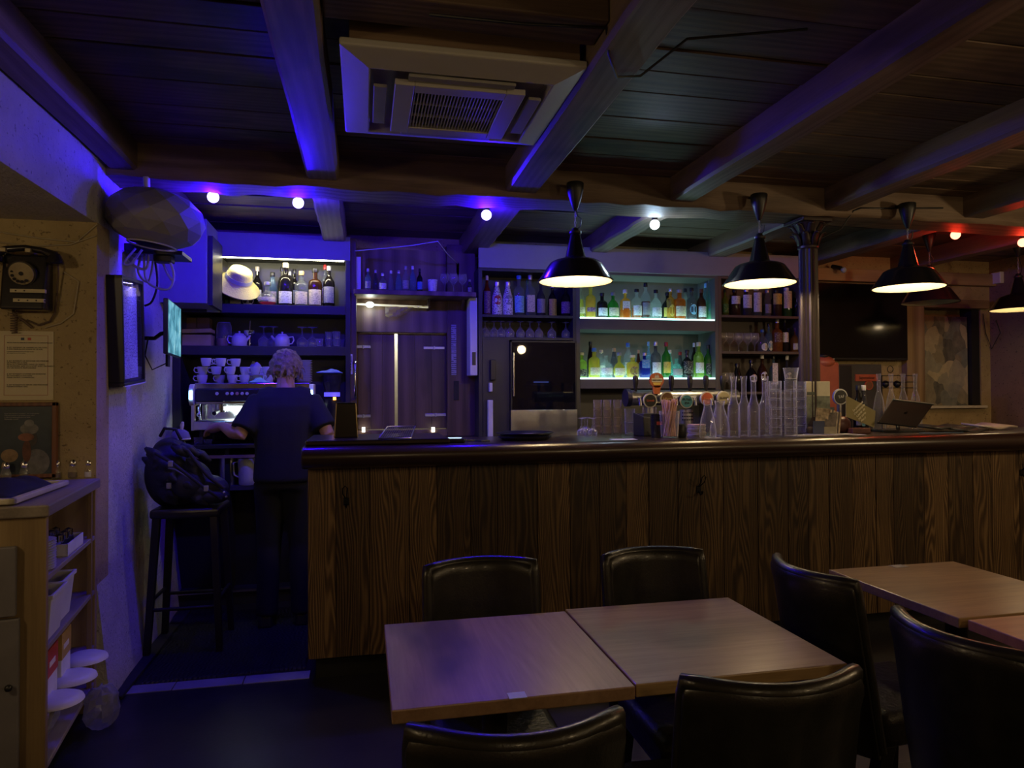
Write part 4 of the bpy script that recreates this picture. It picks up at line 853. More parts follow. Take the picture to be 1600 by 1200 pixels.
bd = loft([(PX, 4.60, .90, .15, .10), (PX, 4.60, 1.10, .135, .09), (PX, 4.61, 1.30, .16, .10), (PX, 4.615, 1.42, .15, .085), (PX, 4.63, 1.48, .07, .06)])
bd.tube([(PX, 4.63, 1.46), (PX, 4.655, 1.54), (PX, 4.675, 1.60)], [.062, .055, .058], 16)
bd.ball((PX, 4.695, 1.635), .078, 20, 14, sz=1.28, sy=1.16)
bd.tube([(PX, 4.76, 1.60), (PX, 4.79, 1.62), (PX, 4.785, 1.655)], [.012, .016, .008], 8); bd.ball((PX, 4.75, 1.565), .036, sz=.8)
for sx in (-1, 1): bd.ball((PX+sx*.080, 4.69, 1.625), .018, sz=1.7, sx=.5)
eL, wL = Vector((-.745, 4.50, 1.205)), Vector((-.87, 4.635, 1.262)); eR, wR = Vector((-.225, 4.53, 1.21)), Vector((-.215, 4.74, 1.15))
def arm(sh, el, wr, hd, up):
    bd.tube([sh, sh.lerp(el, .5), el, el.lerp(wr, .35), el.lerp(wr, .8), wr], [.052, .048, .042, .045, .032, .028], 14)
    d = (hd-wr).normalized(); side = d.cross(up).normalized(); n_ = side.cross(d)
    palm = wr+d*.055
    bd.tube([wr, wr+d*.03, palm, wr+d*.095], [.026, .030, .032, .026], 12)
    for k in range(4):
        b0 = wr+d*.085+side*(.027-.018*k); ln = (.058, .068, .064, .05)[k]
        q1 = b0+d*ln*.45-n_*.004; q2 = q1+d*ln*.3-n_*.014; q3 = q2+d*ln*.22-n_*.020
        bd.tube([b0-d*.03, b0, q1, q2, q3], [.009, .0098, .0092, .0085, .007], 8)
    t0 = wr+d*.02+side*.024; t1 = t0+d*.03+side*.026-n_*.008; t2 = t1+d*.028+side*.006-n_*.01
    bd.tube([t0, t1, t2], [.013, .011, .008], 8)
arm(Vector((-.655, 4.615, 1.425)), eL, wL, Vector((-.99, 4.70, 1.225)), Vector((.1, -.2, 1)))
arm(Vector((-.325, 4.615, 1.425)), eR, wR, Vector((-.20, 4.86, 1.13)), Vector((0, -.2, 1)))
for sx in (-1, 1):
    hx_ = PX+sx*.085
    bd.tube([(hx_, 4.60, .92), (hx_+sx*.01, 4.62, .52), (hx_+sx*.015, 4.58, .30), (hx_+sx*.02, 4.58, .10)], [.075, .05, .045, .036], 12)
fuse(bd, 'body', skin, person, .0065, 5)
sh = loft([(PX, 4.60, .905, .185, .135), (PX, 4.60, .93, .19, .14), (PX, 4.60, 1.10, .178, .128), (PX, 4.607, 1.28, .195, .135), (PX, 4.61, 1.38, .205, .128), (PX, 4.615, 1.44, .185, .105), (PX, 4.622, 1.475, .125, .085), (PX, 4.63, 1.50, .078, .073)])
for s_, e_ in ((Vector((-.64, 4.615, 1.425)), eL), (Vector((-.34, 4.615, 1.425)), eR)):
    sh.tube([s_, s_.lerp(e_, .45), s_.lerp(e_, .86)], [.072, .074, .078], 16)
    sh.tube([Vector((PX+(s_.x-PX)*.5, 4.615, 1.435)), s_], [.08, .072], 14)
fuse(sh, 't_shirt', tee, person, .011, 4)
tr = loft([(PX, 4.60, .86, .165, .125), (PX, 4.60, .94, .168, .125)])
for sx in (-1, 1):
    hx_ = PX+sx*.085; tr.tube([(hx_, 4.60, .90), (hx_+sx*.005, 4.61, .70), (hx_+sx*.01, 4.62, .50), (hx_+sx*.02, 4.585, .07)], [.105, .088, .074, .066], 14)
fuse(tr, 'trousers', trous, person, .013, 3)
for sx in (-1, 1):
    hx_ = PX+sx*.11; MB().hexa([(hx_-.045, 4.52, 0), (hx_+.045, 4.52, 0), (hx_+.05, 4.79, 0), (hx_-.05, 4.79, 0)], [(hx_-.04, 4.53, .09), (hx_+.04, 4.53, .09), (hx_+.04, 4.74, .05), (hx_-.04, 4.74, .05)]).build('shoe', blackp, person, bevel=.02, seg=3)
hm = MB(); rr = random.Random(9); V = []; N1, N2 = 22, 16
for i in range(N2+1):
    th = PI*i/N2
    for k in range(N1):
        a = 2*PI*k/N1; fwd_ = math.sin(a); lim = 1.0
        j = 1+.06*math.sin(5*a+3*i)+rr.uniform(-.03, .03)
        z_ = 1.645+.106*math.cos(th)*j; rx = .092*math.sin(th)**.8*j
        z_ = max(z_, (1.665 if fwd_ > .25 else (1.60 if fwd_ > -.2 else 1.555))+.012*math.sin(7*a))
        V.append((PX+rx*math.cos(a), 4.687+rx*1.17*math.sin(a), z_))
hm.add(V, [(i*N1+k, i*N1+(k+1) % N1, (i+1)*N1+(k+1) % N1, (i+1)*N1+k) for i in range(N2) for k in range(N1)]+[tuple(range(N1)), tuple(N2*N1+k for k in range(N1))])
for k in range(70):
    a = rr.uniform(PI, 2*PI); zz_ = rr.uniform(1.60, 1.72); r1 = .09*math.sqrt(max(.05, 1-((zz_-1.64)/.11)**2))
    p0 = Vector((PX+r1*math.cos(a), 4.687+r1*1.15*math.sin(a), zz_)); p1 = p0+Vector((math.cos(a)*.014+rr.uniform(-.02, .02), math.sin(a)*.014, -rr.uniform(.05, .09)))
    hm.tube([p0, p0.lerp(p1, .5)+Vector((math.cos(a)*.008, math.sin(a)*.008, 0)), p1], [.006, .006, .003], 6)
fuse(hm, 'hair', hairm, person, .0055, 1)
MB().tube([wL+(eL-wL)*.12+Vector((.034*math.cos(a)*.3, .034*math.sin(a)*.55, .031*math.cos(a))) for a in [2*PI*k/14 for k in range(14)]], .003, 6, True).build('bracelet', blackp, person, smooth=60)
# ================================================================== ESPRESSO MACHINE AND FRIENDS
ex0, ex1 = xat(303, 5.03), xat(484, 5.03); ey = 5.03; ch_ = M('polished_chrome', (.72, .73, .75), .14, 1)
ez = lambda py: W(390, py, Y=ey).z
o = thing('espresso_machine', 'chrome two-group espresso machine with glowing side lamps', 'coffee machine', ((ex0+ex1)/2, 5.25, CB))
B(ex0, ex1, ey+.02, 5.5, ez(608), ez(598)).build('cup_deck', ch_, o, bevel=.006)
B(ex0+.01, ex1-.01, ey, ey+.40, ez(627), ez(608)).build('control_panel', M('dark_gloss_panel', (.02, .022, .03), .2, coat=.5), o, bevel=.004)
B(ex0+.01, ex1-.01, ey+.2, 5.48, ez(672), ez(627)).build('back_plate', ch_, o)
B(ex0+.005, ex1-.005, ey+.02, ey+.21, ez(631), ez(627)).build('brow', ch_, o, bevel=.004)
B(ex0+.005, ex1-.005, ey-.045, ey+.21, ez(671), ez(657)).build('drip_tray', ch_, o, bevel=.006)
B(ex0+.03, ex1-.03, ey-.03, ey+.2, ez(657), ez(656)).build('drip_grille', M('dull_steel', (.35, .35, .36), .45, 1), o)
for x in (ex0+.05, ex1-.05):
    for y in (ey+.02, 5.42): MB().cyl((x, y, CB), (x, y, ez(671)), .02).build('foot', blackp, o, smooth=40)
for sx, x in ((-1, ex0), (1, ex1)):
    pz = [(ey+.02-.055*math.sin(a), ez(617)+.075*math.cos(a)) for a in [PI*i/10 for i in range(11)]]+[(ey+.16, ez(632)), (ey+.16, ez(600))]
    MB().prism(pz, x-.016+sx*.012, x+.016+sx*.012).build('side_ear', whitep, o, smooth=40, bevel=.004)
    B(x-.010+sx*.012, x+.010+sx*.012, ey-.043, ey-.03, ez(624), ez(610)).build('side_lamp', glow('cyan_side_lamp', (.35, .72, 1), 7), o, bevel=.003)
    B(x-.012+sx*.006, x+.012+sx*.006, ey+.0, ey+.03, ez(672), ez(630)).build('side_post', ch_, o, bevel=.003)
for px, mt in ((339, whitep), (355, whitep), (362.5, whitep), (370.5, M('pink_button', (.6, .3, .3), .4)), (378.5, whitep), (386, whitep), (450, whitep), (458, whitep)):
    p = W(px, 615, Y=ey); MB().tube([(p.x, ey+.004, p.z), (p.x, ey-.008, p.z)], [.012, .010], 14).build('button', mt, o, smooth=40)
for px in (343, 425):
    p = W(px, 635, Y=ey+.06); g = MB().cyl((p.x, ey+.08, ez(640)), (p.x, ey+.08, ez(628)), .032, seg=18).build('group_head', ch_, o, smooth=40)
    MB().cyl((p.x, ey+.08, ez(644)), (p.x, ey+.08, ez(640)), .034, seg=18).build('portafilter', ch_, g, smooth=40); MB().tube([(p.x, ey+.05, ez(642)), (p.x-.01, ey-.06, ez(645))], [.010, .014], 10).build('handle', blackp, g, smooth=40)
p = W(363, 638, Y=ey+.1); B(p.x-.07, p.x+.07, ey+.10, ey+.115, p.z-.012, p.z+.010).build('work_lamp', glow('white_work_lamp', (.85, 1, .95), 10), o, bevel=.003)
lamp('machine_light', 'AREA', (p.x+.03, ey+.09, p.z-.02), 1.6, (.85, 1, .97), .12, (R(20), 0, 0))
p = W(312, 648, Y=ey+.02); MB().tube([(p.x, ey+.03, ez(632)), (p.x, ey-.01, ez(636)), (p.x+.012, ey-.02, ez(655))], .006, 8).build('steam_wand', ch_, o, smooth=60)
MB().ball((p.x, ey-.012, p.z), .014).build('steam_knob', ch_, o, smooth=80)
china = M('white_china', (.72, .71, .70), .25, var=.04, coat=.3)
def cup_mesh(o, r=.034, h=.056, s=-1, name='cup_body'):
    MB().lathe([(1e-5, .001), (r*.72, 0), (r*.8, .006), (r, h*.6), (r*1.04, h), (r*1.04-.003, h), (r-.004, h*.6), (r*.7, .010), (1e-5, .008)], (0, 0, 0), 16, cap=False).build(name, china, o, smooth=50, world=False)
    MB().tube([(s*(r+.0), 0, h*.82), (s*(r+.018), 0, h*.85), (s*(r+.024), 0, h*.55), (s*(r+.014), 0, h*.28), (s*(r-.004), 0, h*.25)], .0042, 6).build('handle', china, o, smooth=60, world=False)
cup0 = None; zc_ = ez(598)
for lev, pxs in ((0, (316, 341, 363, 382, 401, 420)), (1, (314, 338, 360, 381, 399, 418)), (2, (322, 345, 366))):
    for i, px in enumerate(pxs):
        x = xat(px, 5.12); y = 5.12+(.05 if (i+lev) % 3 == 1 else 0); lab = 'white coffee cup on the espresso machine, %s from left in the %s layer' % (ORD[i], ('bottom', 'middle', 'top')[lev])
        if cup0 is None: cup0 = thing('coffee_cup', lab, 'cup', (x, y, zc_+.058*lev), 0, 'cups on the espresso machine'); cup_mesh(cup0)
        else: dup(cup0, (x, y, zc_+.058*lev), (0, .5, PI, 1.0)[(i*3+lev) % 4], lab)
x = xat(475, 5.16)
for k in range(13):
    place_glass('plate', 'sd', lambda: MB().lathe([(1e-5, 0), (.038, 0), (.058, .010), (.060, .012), (.057, .012), (.036, .003), (1e-5, .003)], (0, 0, 0), 24, cap=False), china, x, 5.16, zc_+.0125*k, 'small white plate, %s from the bottom of the machine-top pile' % ORD[k], 'plate', 'plates piled on the espresso machine')
def cloth(name, cx, cy2, z, w, d, hgt, mat, label, seed, cat='cloth', n=14):
    rr = random.Random(seed); V = []; ph = [rr.uniform(0, 6) for _ in range(6)]
    for i in range(n+1):
        for k in range(n+1):
            u, v = i/n, k/n; e = min(u, 1-u, v, 1-v)*4; e = min(1, e)
            V.append((cx+(u-.5)*w*(1+.1*math.sin(v*7+ph[0])), cy2+(v-.5)*d*(1+.1*math.sin(u*6+ph[1])), z+.003+hgt*e*(.55+.25*math.sin(u*9+ph[2]+v*3)+.2*math.sin(v*11+ph[3]-u*5))))
    o = MB().add(V, [(i*(n+1)+k, (i+1)*(n+1)+k, (i+1)*(n+1)+k+1, i*(n+1)+k+1) for i in range(n) for k in range(n)]).build(name, mat, smooth=80)
    s_ = o.modifiers.new('thick', 'SOLIDIFY'); s_.thickness = .003; s_.offset = 1
    return tag(o, label, cat)
cloth('cloth', xat(406, 5.08), 5.075, zc_, .13, .06, .035, M('teal_cloth', (.25, .55, .58), .9), 'teal cloth crumpled on the espresso machine edge', 4)
cloth('cloth', xat(402, 5.3), 5.33, zc_+.0, .20, .16, .16, M('white_cloth', (.6, .6, .62), .9), 'white cloth heaped behind the cups on the espresso machine', 6)
p = W(518, 590, Y=5.12); gx2 = p.x
o = thing('coffee_grinder', 'black coffee grinder with a lit hopper ring right of the person', 'coffee grinder', (gx2, 5.2, CB))
MB().lathe([(.06, 0), (.065, .01), (.055, .05), (.05, .22), (.058, .25), (.058, W(518, 624, Y=5.12).z-CB)], (gx2, 5.2, CB), 20).build('body', blackp, o, smooth=40)
zz_ = W(518, 613, Y=5.12).z; MB().lathe([(.056, 0), (.056, .03)], (gx2, 5.2, zz_-.03), 20).build('hopper_ring', M('blue_ring', (.1, .1, .5), .3, emit=(.1, .08, 1), es=1.2), o, smooth=40)
MB().lathe([(.05, 0), (.066, .07), (.068, .13), (.064, .13), (.046, .004)], (gx2, 5.2, zz_), 20, cap=False).build('hopper', glass('smoked_hopper', (.25, .25, .28), .2), o, smooth=40)
B(gx2+.01, gx2+.03, 5.13, 5.142, zz_-.055, zz_-.035).build('indicator', glow('orange_led', (1, .4, .05), 6), o)
cloth('cloth', xat(515, 5.2), 5.2, W(515, 583, Y=5.2).z, .17, .12, .03, M('blue_cloth', (.2, .3, .6), .9), 'blue cloth lying over the coffee grinder hopper', 8)
# teapot shelf
for px, lab, s_ in ((374, 'white teapot next to the glass jar', -1), (441, 'white lidded teapot in the middle of the shelf', -1)):
    x = xat(px, YS+.07); o = thing('teapot', lab, 'teapot', (x, YS+.07, s2t), 0, 'white teapots')
    MB().lathe([(1e-5, 0), (.045, 0), (.053, .008), (.053, .05), (.048, .075), (.036, .086)], (0, 0, 0), 22).build('body', china, o, smooth=45, world=False)
    MB().lathe([(.036, .086), (.030, .094), (.006, .097), (.005, .101), (.009, .107), (.005, .112), (1e-5, .113)], (0, 0, 0), 18).build('lid', china, o, smooth=45, world=False)
    h_ = -1 if px == 374 else 1
    MB().tube([(h_*.048, 0, .072), (h_*.075, 0, .076), (h_*.082, 0, .05), (h_*.07, 0, .026), (h_*.05, 0, .022)], .005, 8).build('handle', china, o, smooth=60, world=False)
    MB().tube([(-h_*.045, 0, .045), (-h_*.065, 0, .065), (-h_*.076, 0, .082)], [.013, .009, .007], 8).build('spout', china, o, smooth=60, world=False)
cardm = M('pale_wood_box', (.42, .32, .16), .7, var=.15); brn = M('brown_carton', (.16, .10, .065), .8)
p, q = W(276, 522, Y=YS+.0), W(329, 541, Y=YS+.0)
o = thing('wooden_box', 'pale wooden box with its lid ajar on the teapot shelf', 'box', ((p.x+q.x)/2, YS+.07, s2t))
bx0 = XL0+.055
B(bx0, q.x, YS+.015, YS+.15, s2t, p.z).build('body', cardm, o, bevel=.003)
MB().hexa([(bx0, YS+.01, p.z+.008), (q.x, YS+.01, p.z+.016), (q.x, YS+.155, p.z+.016), (bx0, YS+.155, p.z+.008)], [(bx0, YS+.01, p.z+.036), (q.x, YS+.01, p.z+.044), (q.x, YS+.155, p.z+.044), (bx0, YS+.155, p.z+.036)]).build('lid', cardm, o, bevel=.003)
for i, (a, b) in enumerate(((291, 308), (309, 328))):
    p, q = W(a, 497, Y=YS+.2), W(b, 541, Y=YS+.2); tag(B(p.x, q.x, YS+.17, YS+.28, s2t, p.z).build('carton', brn, bevel=.003), '%s brown carton behind the wooden box' % ('left', 'right')[i], 'box', 'brown cartons')
x = xat(350, YS+.12); o = thing('storage_jar', 'tall glass jar half full of brown powder on the teapot shelf', 'jar', (x, YS+.12, s2t))
MB().lathe([(.048, 0), (.052, .01), (.052, .155), (.044, .17), (.044, .178)], (0, 0, 0), 20).build('glass', clear2, o, smooth=45, world=False); MB().lathe([(.046, .004), (.048, .01), (.048, .06)], (0, 0, 0), 18).build('powder', M('brown_powder', (.3, .18, .11), .9), o, smooth=45, world=False)
x = xat(390, YS+.09); o = thing('steel_coupe', 'steel stemmed ice-cream coupe between the teapots', 'coupe', (x, YS+.09, s2t))
MB().lathe([(.034, 0), (.030, .006), (.006, .012), (.005, .065), (.018, .075), (.042, .100), (.044, .118), (.041, .118), (.016, .080), (1e-5, .078)], (0, 0, 0), 20).build('bowl', ch_, o, smooth=45, world=False)
MB().cyl((0, 0, .08), (.004, .004, .19), .002).build('spoon', ch_, o, world=False)
# bucket hat resting on the bottles
hc = W(373, 436, Y=YS+.085); o = thing('bucket_hat', 'pale yellow bucket hat hung over the bottles', 'hat', hc)
hatm = M('pale_cotton_hat', (.85, .74, .28), .9, var=.06, scale=6, bmp=.3, bscale=90)
hat = MB().lathe([(1e-5, .072), (.048, .070), (.062, .064), (.068, .050), (.080, 0), (.084, -.008), (.112, -.030), (.142, -.050), (.1415, -.055), (.111, -.034), (.080, -.011), (.077, .0), (.064, .048), (.056, .060), (1e-5, .067)], (0, 0, 0), 30, Matrix.Rotation(R(26), 4, 'Y') @ Matrix.Rotation(R(34), 4, 'X') @ Matrix.Scale(1.2, 4), cap=False)
hat.build('hat_body', hatm, o, smooth=60, world=False)
MB().lathe([(.0802, .002), (.0815, .003), (.0760, .024), (.0745, .024)], (0, 0, 0), 30, Matrix.Rotation(R(26), 4, 'Y') @ Matrix.Rotation(R(34), 4, 'X') @ Matrix.Scale(1.2, 4), cap=False).build('band', M('grey_hat_band', (.55, .54, .45), .9), o, smooth=60, world=False)
# under the counter: pitcher and jug on the lower shelf
o = thing('steel_pitcher', 'steel jug standing on the shelf below the coffee machine', 'jug', (xat(355, 5.1), 5.12, .83))
hp = W(355, 712, Y=5.1).z-.83
MB().lathe([(1e-5, 0), (.056, 0), (.060, .01), (.056, hp*.7), (.052, hp), (.049, hp), (.053, hp*.7), (.055, .012), (1e-5, .01)], (0, 0, 0), 22, cap=False).build('body', steel, o, smooth=45, world=False)
MB().tube([(.05, 0, hp*.95), (.09, -.01, hp*.9), (.09, -.01, hp*.4), (.055, 0, hp*.3)], .006, 8).build('handle', steel, o, smooth=60, world=False); MB().lathe([(.052, hp), (.048, hp+.012), (.012, hp+.018), (.014, hp+.04), (1e-5, hp+.042)], (0, 0, 0), 18).build('lid', ch_, o, smooth=45, world=False)
o = thing('plastic_jug', 'translucent white plastic jug next to the steel jug', 'jug', (xat(386, 5.1), 5.10, .83)); hp = W(386, 716, Y=5.1).z-.83
MB().lathe([(1e-5, 0), (.050, 0), (.055, .01), (.062, hp), (.059, hp), (.052, .012), (1e-5, .01)], (0, 0, 0), 22, cap=False).build('body', M('milky_plastic', (.62, .64, .56), .5), o, smooth=45, world=False)
MB().tube([(-.055, -.02, hp*.9), (-.085, -.03, hp*.85), (-.08, -.03, hp*.4), (-.052, -.02, hp*.3)], .006, 8).build('handle', M('milky_plastic'), o, smooth=60, world=False)
# clutter on the counter in front of the machine: small glass jar and rack
for i, (px, r, h, lab) in enumerate(((310, .028, .05, 'small glass jar at the counter edge near the backpack'), (325, .024, .035, 'low glass dish under the reaching hand'))):
    place_glass('small_jar', 'j%d' % i, lambda: tumbler_mesh(r, h), clear2, xat(px, 5.03), 5.035, CB, lab, 'jar', None)
# ================================================================== LEFT WALL: lamp cables, menu case, monitor
case = thing('menu_case', 'black framed menu display case on the pale wall', 'menu case', (-1.247, 3.92, 1.80)); case.rotation_euler = (R(4.5), 0, R(1.5))
for nm, a in (('frame', (0, .085, -.20, -.18, -.27, .26)), ('frame', (0, .085, .16, .18, -.27, .26)), ('frame', (0, .085, -.20, .18, .24, .26)), ('frame', (0, .085, -.20, .18, -.29, -.27))):
    B(*a).build(nm, blackp, case, bevel=.003, world=False)
B(0, .012, -.19, .17, -.28, .25).build('back_board', blackp, case, world=False)
B(.066, .069, -.165, .10, -.255, .215).build('menu_sheet', printed('menu_print', (.80, .80, .82), (.05, .05, .08), 55, .48), case, world=False)
B(.075, .078, -.18, .16, -.27, .24).build('glass_pane', glass('case_glass', (.97, .97, 1), .03, 1.0), case, world=False)
lamp('case_lamp', 'AREA', case.matrix_world @ Vector((0, 0, 0)) if False else (-1.247+.072, 3.90, 2.03), .35, (.38, .32, 1), .20, (0, R(-8), 0), shape='RECTANGLE', size_y=.01)
B(.080, .087, -.20, .18, -.292, -.286).build('bottom_trim', whitep, case, world=False)
a, b = W(261, 510, Y=4.15), W(281, 512, Y=4.62); dv = Vector((b.x-a.x, .47, 0)); ang = math.atan2(dv.y, dv.x)
mz = 1.84; mon = thing('monitor', 'small screen on a wall arm showing a blue-green camera view', 'monitor', ((a.x+b.x)/2, 4.385, mz), ang)
B(-.235, .235, -.005, .02, -.155, .155).build('housing', blackp, mon, bevel=.004, world=False)
m_, t_, b_, n_, l_ = nt('camera_view'); v = coords(t_, (1, 1, 1), False); nz = noise(t_, v, 9, 4, .6, .6)
cc = ramp(t_, nz, [(.32, (.02, .06, .07)), (.45, (.06, .25, .32)), (.58, (.16, .45, .55)), (.72, (.35, .6, .6))]); l_.new(cc, b_.inputs['Emission Color']); b_.inputs['Emission Strength'].default_value = 1.0; b_.inputs['Base Color'].default_value = (.02, .02, .02, 1)
for a in ((-.226, -.001, .001, .147), (.001, .226, .001, .147), (-.226, -.001, -.147, -.001), (.001, .226, -.147, -.001)):
    B(a[0], a[1], -.0075, -.005, a[2], a[3]).build('view_pane', m_, mon, world=False)
MB().tube([(-.05, .02, -.02), (-.05, .06, -.03), (.05, .11, -.05), (.05, .165, -.05)], .012, 8).build('arm', iron, mon, smooth=50, world=False); B(-.09, -.01, .018, .03, -.22, .06).build('mount_plate', iron, mon, world=False)
MB().tube([(-.05, .03, -.2), (-.08, .10, -.24), (-.12, .13, -.16), (-.08, .12, -.05)], .004, 6).build('lead', blackp, mon, smooth=60, world=False)
rr = random.Random(4)
greyc = M('grey_cable', (.5, .5, .52), .5)
loops = [((212, 388), (195, 410), (205, 412), (222, 390)), ((232, 392), (228, 420), (205, 412), (188, 392)), ((225, 395), (230, 440), (262, 452), (272, 430), (262, 400)), ((250, 400), (262, 428), (272, 438), (268, 410)), ((222, 392), (216, 425), (232, 440), (240, 405)), ((188, 390), (192, 412), (200, 395)), ((240, 395), (246, 440), (238, 470), (226, 478))]
for i, lp in enumerate(loops):
    pts = [W(px, py, Y=4.02+.03*i) for px, py in lp]; pp = []
    for k in range(len(pts)-1):
        for s_ in range(6):
            t = s_/6; p0, p1, p2, p3 = pts[max(k-1, 0)], pts[k], pts[k+1], pts[min(k+2, len(pts)-1)]
            pp.append(.5*((2*p1)+(p2-p0)*t+(2*p0-5*p1+4*p2-p3)*t*t+(3*p1-p0-3*p2+p3)*t**3))
    pp.append(pts[-1]); tag(MB().tube(pp, .0065, 6).build('cable_loop', greyc if i != 6 else blackp, smooth=60), '%s loop of cable hanging below the oval lamp' % ORD[i], 'cable', 'loose cables below the oval lamp')
p = W(235, 398, Y=4.1); o = thing('cable_box', 'dark cable box and bracket under the oval lamp', 'junction box', (p.x, 4.1, p.z-.03))
B(-1.235, p.x+.18, 4.02, 4.24, p.z-.01, p.z+.012).build('bracket_shelf', blackp, o, bevel=.002); B(p.x-.12, p.x+.10, 4.05, 4.2, p.z+.012, p.z+.05).build('box_body', blackp, o, bevel=.005); B(p.x+.03, p.x+.12, 4.04, 4.12, p.z-.045, p.z-.01).build('adapter', blackp, o, bevel=.005)
# ================================================================== PILLAR, TAPS, BAR-TOP THINGS
pil = M('dark_brown_cast_iron', (.05, .034, .030), .38, .3, var=.15)
px_, py_ = 2.745, 3.86
o = thing('iron_pillar', 'fluted dark iron pillar standing on the bar under the girder', 'pillar', (px_, py_, CZ))
m = MB(); V = []; NS = 64; zs_ = [CZ+.10+(2.36-CZ-.10)*i/4 for i in range(5)]
for z in zs_:
    t = (z-CZ)/(2.36-CZ)
    for k in range(NS):
        a = 2*PI*k/NS; r_ = (.062-.008*t)*(1+.06*math.cos(16*a)); V.append((px_+r_*math.cos(a), py_+r_*math.sin(a), z))
m.add(V, [(i*NS+k, i*NS+(k+1) % NS, (i+1)*NS+(k+1) % NS, (i+1)*NS+k) for i in range(4) for k in range(NS)]); m.build('shaft', pil, o, smooth=50)
MB().lathe([(.085, 0), (.085, .03), (.075, .045), (.078, .06), (.068, .085), (.064, .105)], (px_, py_, CZ), 32).build('base', pil, o, smooth=40)
MB().lathe([(.055, 0), (.062, .008), (.062, .02), (.053, .03), (.056, .05), (.075, .12), (.095, .155), (.10, .165)], (px_, py_, 2.35), 32).build('capital_bell', pil, o, smooth=40)
B(px_-.105, px_+.105, py_-.105, py_+.105, 2.512, 2.538).build('abacus', pil, o, bevel=.008)
lf = None
for row_ in range(2):
    for k in range(8):
        a = 2*PI*(k+.5*row_)/8; z0 = 2.375+row_*.055; c, s_ = math.cos(a), math.sin(a); tx, ty = -s_, c
        pts = []
        for i, (r_, dz, w) in enumerate(((.056, 0, .016), (.064+.006*row_, .035, .022), (.082+.010*row_, .068, .019), (.104+.010*row_, .076, .012), (.108+.01*row_, .064, .005))):
            for sg in (-1, 1): pts.append((px_+r_*c+sg*w*tx, py_+r_*s_+sg*w*ty, z0+dz))
        m = MB().add(pts, [(2*i, 2*i+1, 2*i+3, 2*i+2) for i in range(4)]); q = m.build('leaf', pil, o, smooth=60); sm = q.modifiers.new('t', 'SOLIDIFY'); sm.thickness = .006
# beer font
ty_ = 4.03; chrome = M('polished_chrome')
x0, x1 = W(984, 619, Y=ty_).x, W(1150, 619, Y=ty_).x; tz = W(1060, 621, Y=ty_).z
o = thing('beer_font', 'horizontal steel beer font with five round badges', 'beer taps', ((x0+x1)/2, ty_, CZ))
MB().tube([(x0, ty_, tz), (x1, ty_, tz)], .048, 24).build('manifold', steel, o, smooth=40)
MB().tube([(x0-.03, ty_, tz), (x0-.002, ty_, tz)], .055, 24).build('end_cap', M('dark_blue_steel', (.05, .05, .09), .35, .7), o, smooth=40)
for f_ in (.18, .82): MB().cyl((x0+(x1-x0)*f_, ty_, CZ), (x0+(x1-x0)*f_, ty_, tz-.03), .032, seg=18).build('column', steel, o, smooth=40)
ivory = M('badge_rim_ivory', (.62, .60, .52), .4)
bad = [(1016, 626, (.012, .012, .012), 'black round beer badge with red script', (.5, .08, .04), 'Grimb'), (1042.5, 623, (.10, .045, .02), 'brown round badge', (.5, .35, .15), 'Affligem'), (1073, 627, (.05, .20, .26), 'teal round badge', (.01, .03, .04), 'PUNK\nIPA'), (1105, 623, (.55, .12, .05), 'orange-red round badge', (.7, .3, .2), 'Rouge'), (1131, 622, (.50, .44, .26), 'cream round badge', (.03, .02, .02), 'BLANC')]
for k, (px, py, col, lab, ink, word) in enumerate(bad):
    p = W(px, py, Y=ty_-.085); y = ty_-.085
    bdg = MB().tube([(p.x, y, p.z), (p.x, y+.014, p.z)], .044, 28).build('badge', ivory, o, smooth=40)
    MB().tube([(p.x, y-.003, p.z), (p.x, y+.002, p.z)], .037, 28).build('badge_face', M('badge_%d' % k, col, .35), bdg, smooth=40)
    text('badge_text', word, .022 if '\n' in word else .019, M('badge_ink_%d' % k, ink, .5), bdg, (p.x, y-.004, p.z), (1, 0, 0), (0, 0, 1))
    MB().cyl((p.x, y+.012, p.z), (p.x, ty_-.03, p.z), .010).build('badge_stem', steel, bdg, smooth=40)
    hp_ = W((993, 1049, 1078, 1103, 1129)[k], 600, Y=ty_-.02)
    MB().lathe([(.008, 0), (.010, .02), (.016, .05), (.018, .085), (.013, .10), (1e-5, .104)], (hp_.x, ty_-.02, tz+.035), 14).build('tap_handle', blackp, o, smooth=40)
    MB().tube([(hp_.x, ty_-.03, tz), (hp_.x, ty_-.09, tz-.01), (hp_.x, ty_-.095, tz-.05)], .009, 10).build('spout', chrome, o, smooth=50)
p = W(1026.5, 594, Y=ty_-.09); y = ty_-.09; org = M('orange_tap', (.50, .13, .04), .4)
lol = MB().tube([(p.x, y, p.z), (p.x, y+.016, p.z)], .046, 30).build('orange_tap_head', org, o, smooth=40)
MB().hexa([(p.x-.018, y, p.z-.085), (p.x+.018, y, p.z-.085), (p.x+.018, y+.016, p.z-.085), (p.x-.018, y+.016, p.z-.085)], [(p.x-.026, y, p.z-.035), (p.x+.026, y, p.z-.035), (p.x+.026, y+.016, p.z-.035), (p.x-.026, y+.016, p.z-.035)]).build('orange_tap_neck', org, lol)
MB().cyl((p.x, y+.008, p.z-.085), (p.x, ty_-.02, tz+.03), .010).build('tap_stem', blackp, lol, smooth=40)
B(p.x-.034, p.x+.034, y-.002, y+.001, p.z-.012, p.z+.012).build('name_band', M('cream_print', (.75, .70, .55), .5), lol); text('tap_text', 'MORT SUBITE', .010, M('black_ink', (.01, .01, .01), .6), lol, (p.x, y-.003, p.z), (1, 0, 0), (0, 0, 1))
